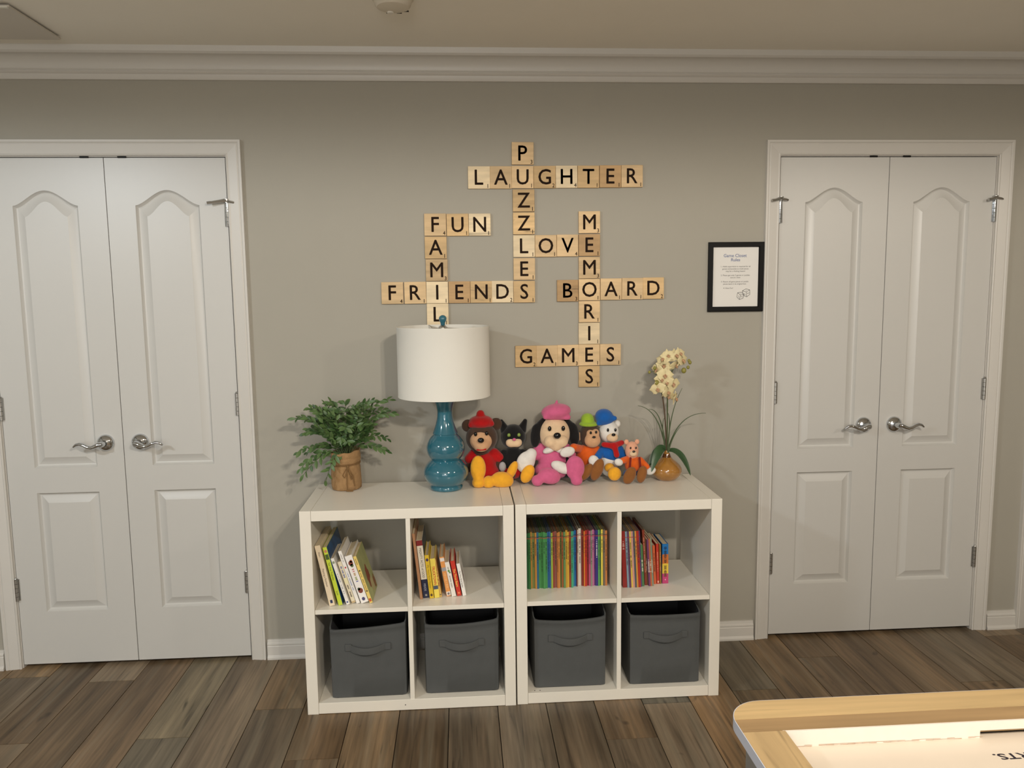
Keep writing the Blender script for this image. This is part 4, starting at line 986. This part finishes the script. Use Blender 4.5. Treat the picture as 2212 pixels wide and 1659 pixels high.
for s, cz, cx in (('1. Adult supervision is required for all', .0400, 0), ('games and puzzles as small pieces', .0305, -.001), ('may be a choking hazard', .0210, -.001), ('2. Please get only 2 games or puzzles', .0045, -.001), ('out at a time', -.005, -.001),
                  ('3. Return all game pieces or puzzle', -.0215, -.003), ('pieces back in its original box', -.031, -.003), ('4. Have Fun!', -.048, -.030)):
    add_text(m, s, .0056, pl(cx, cz), 'c', .004, .134)
m.build('rules_text', INK, fr, color=lin(86, 84, 84))
def die(m, cx, cz, s, rot):
    c, q = math.cos(rot), math.sin(rot); P3 = lambda a, b_: (cx+(a*c-b_*q)*s, -.0059, cz+(a*q+b_*c)*s)
    T_, L1, L2, M1, B1, B2, B3 = (0, 1), (-.95, .62), (.95, .62), (0, .22), (-.85, -.5), (.85, -.5), (0, -1)
    for a, b_ in ((T_, L1), (T_, L2), (L1, M1), (L2, M1), (L1, B1), (L2, B2), (M1, B3), (B1, B3), (B2, B3)):
        m.tube([P3(*a), P3(*b_)], .0007, 4)
    for a, b_ in ((.25, -.15), (.45, -.2), (.65, -.1), (-.45, -.15), (-.3, -.45), (0, .62)):
        p = P3(a, b_); m.lathe([(.0013, 0), (.0013, .0005)], c=p, n=8, axis='y')
m = MB(); die(m, .047, -.0655, .0165, .12); die(m, .022, -.0775, .0155, -.25); m.build('dice_drawing', INK, fr, color=lin(52, 50, 50))

# ------------------------------------------------------------------ game table in the foreground
tx0, tx1, ty0, ty1, tz = .441, 1.66, -1.951, -2.62, .810
tb = thing('game_table', 'tabletop game table with blond wood rim and white playing field', 'table', (tx0, ty1, 0))
def T3(x, y, z): return (x-tx0, y-ty1, z)
def rounded(x0, y0, x1, y1, r, n=10):
    out = []
    for cx, cy, a0 in ((x1-r, y0-r, 0), (x0+r, y0-r, PI/2), (x0+r, y1+r, PI), (x1-r, y1+r, 1.5*PI)):
        for i in range(n+1): a = a0+PI/2*i/n; out.append((cx+r*math.cos(a), cy+r*math.sin(a)))
    return out
IX0, IX1, IY0, IY1 = .5105, 1.59, -2.0435, -2.53
SPL = -2.0065
def slab(m, poly, z0, z1):
    n = len(poly); m.add([T3(x, y, z0) for x, y in poly]+[T3(x, y, z1) for x, y in poly], [(i, (i+1) % n, n+(i+1) % n, n+i) for i in range(n)]+[tuple(range(n))[::-1], tuple(range(n, 2*n))])
R_ = .062
out = rounded(tx0, ty0, tx1, ty1, R_)
back = [p for p in out if p[1] > SPL-1e-6]; back = [(tx1, SPL)]+[p for p in back]+[(tx0, SPL)]
m = MB(); slab(m, back, tz-.0200, tz); m.build('rim_board', TABLEW, tb, color=lin(192, 164, 118))
m = MB(); slab(m, [(tx1, IY0), (tx1, SPL-.0006), (tx0, SPL-.0006), (tx0, IY0)], tz-.0200, tz-.0002); m.build('rim_board', TABLEW, tb, color=lin(168, 138, 98))
side = [(tx0, IY0-.0012)]+[(tx0, ty1+R_)]+[(tx0+R_-R_*math.cos(a), ty1+R_-R_*math.sin(a)) for a in [PI/2*i/8 for i in range(9)]]+[(IX0, ty1), (IX0, IY0-.0012)]
m = MB(); slab(m, side, tz-.0200, tz-.0001); m.build('rim_board', TABLEY, tb, color=lin(190, 162, 118))
m = MB(); slab(m, [(tx0+tx1-x, y) for x, y in side], tz-.0200, tz-.0001); m.build('rim_board', TABLEY, tb, color=lin(190, 162, 118))
m = MB(); slab(m, [(IX0, IY1), (IX1, IY1), (IX1, ty1), (IX0, ty1)], tz-.0200, tz); m.build('rim_board', TABLEW, tb, color=lin(190, 162, 118))
m = MB()
for (xa, ya), (xb, yb) in zip(out, out[1:]+out[:1]):
    nx, ny = (ya-yb), (xb-xa); l_ = math.hypot(nx, ny) or 1; nx, ny = -nx/l_*.0012, -ny/l_*.0012
    m.add([T3(xa, ya, tz-.0200), T3(xb, yb, tz-.0200), T3(xb, yb, tz-.0003), T3(xa, ya, tz-.0003), T3(xa+nx, ya+ny, tz-.0200), T3(xb+nx, yb+ny, tz-.0200), T3(xb+nx, yb+ny, tz-.0003), T3(xa+nx, ya+ny, tz-.0003)],
          [(4, 5, 6, 7), (3, 2, 6, 7), (0, 1, 5, 4)])
m.build('edge_band', mat('edge_band', (196, 200, 212), .4), tb, smooth=40)
FIELD = mat('playing_field', (212, 199, 182), .3, var=.015, vscale=8)
MB().box(T3(IX0-.01, IY1-.01, tz-.0350), T3(IX1+.01, IY0+.01, tz-.0285)).build('playing_field', FIELD, tb)
WH = mat('field_wall', (220, 214, 204), .4, var=.03, vscale=40)
m = MB(); m.box(T3(IX0, IY0-.003, tz-.0285), T3(.838, IY0+.006, tz-.0006)); m.box(T3(.838, IY0-.003, tz-.0160), T3(1.262, IY0+.006, tz-.0006)); m.box(T3(1.262, IY0-.003, tz-.0285), T3(IX1, IY0+.006, tz-.0006)); m.build('field_wall', WH, tb)
m = MB(); m.box(T3(IX0-.004, IY1, tz-.0285), T3(IX0, IY0, tz-.0004)); m.build('field_wall', WH, tb)
m = MB(); m.box(T3(IX1, IY1, tz-.0285), T3(IX1+.004, IY0, tz-.0004)); m.build('field_wall', WH, tb)
m = MB(); m.box(T3(IX0, IY1-.004, tz-.0285), T3(IX1, IY1, tz-.0004)); m.build('field_wall', WH, tb)
MB().box(T3(.834, IY0+.010, tz-.0284), T3(1.266, IY0+.05, tz-.0160)).build('goal_slot', BLACK, tb)
m = MB()
for i in range(26):
    x = .53+i*.012; g = random.Random(i)
    for q, zz in ((0, -.0262), (1, -.0278)):
        if g.random() < .8: m.add([T3(x, IY0-.0034, tz+zz), T3(x+.013, IY0-.0034, tz+zz+g.uniform(-.0003, .0003)), T3(x+.013, IY0-.0034, tz+zz+.0006), T3(x, IY0-.0034, tz+zz+.0006)], [(0, 1, 2, 3)])
m.build('worn_paint', INK, tb, color=lin(170, 130, 90))
m = MB(); add_text(m, 'SPORTS.', .0150, lambda u, v: T3(.8265-u*1.45, -2.0925-v, tz-.0282), 'r', .02)
m.build('printed_lettering', INK, tb, color=lin(24, 16, 34))
m = MB(); a0, a1, b0, b1 = tx0+.030, tx1-.030, ty1+.030, ty0-.030
for c in (((a0, b0), (a0+.012, b1)), ((a1-.012, b0), (a1, b1)), ((a0+.012, b1-.012), (a1-.012, b1)), ((a0+.012, b0), (a1-.012, b0+.012))):
    m.box(T3(*c[0], tz-.16), T3(*c[1], tz-.0176))
m.build('apron', mat('grey_panel', (126, 122, 116), .5, var=.03), tb)
for x in (a0+.014, a1-.070):
    for y in (b0+.014, b1-.070):
        MB().box(T3(x, y, 0), T3(x+.056, y+.056, tz-.04), .004).build('leg', mat('grey_leg', (104, 100, 96), .5), tb)

# ------------------------------------------------------------------ on the ceiling
sd = thing('smoke_detector', 'round white smoke detector on the ceiling', 'detector', (-.190, -.600, ZC))
MB().lathe([(.066, 0), (.066, -.010), (.060, -.014), (.056, -.030), (.050, -.036), (.030, -.039), (.001, -.040)], n=48).build('housing', mat('detector_plastic', (214, 206, 190), .45), sd, smooth=35)
m = MB()
for a in (.7, 1.25, 1.9): m.box((.052*math.cos(a)-.008, .052*math.sin(a)-.0015, -.0365), (.052*math.cos(a)+.008, .052*math.sin(a)+.0015, -.033))
m.build('vent_slot', VOID, sd)
MB().lathe([(.011, -.0385), (.011, -.0415), (.009, -.043), (.001, -.043)], c=(-.010, .030, 0), n=20).build('test_button', mat('button_plastic', (226, 222, 212), .4), sd, smooth=30)
hp_ = thing('ceiling_hatch', 'flat white access panel on the ceiling at the left edge', 'panel', (-1.400, -.503, ZC))
MB().box((-.62, 0, -.0135), (0, .331, -.006), .002).build('panel', mat('hatch_paint', (204, 198, 188), .5, var=.01), hp_)
MB().box((-.60, .02, -.006), (-.02, .31, -.0002)).build('mounting_frame', VOID, hp_)
MB().box((-.62, -.004, -.0155), (-.004, .010, -.0125), .001).build('edge_highlight', mat('strip_highlight', (232, 232, 222), .35), hp_)  # highlight along the panel's near edge, put in as a brighter strip
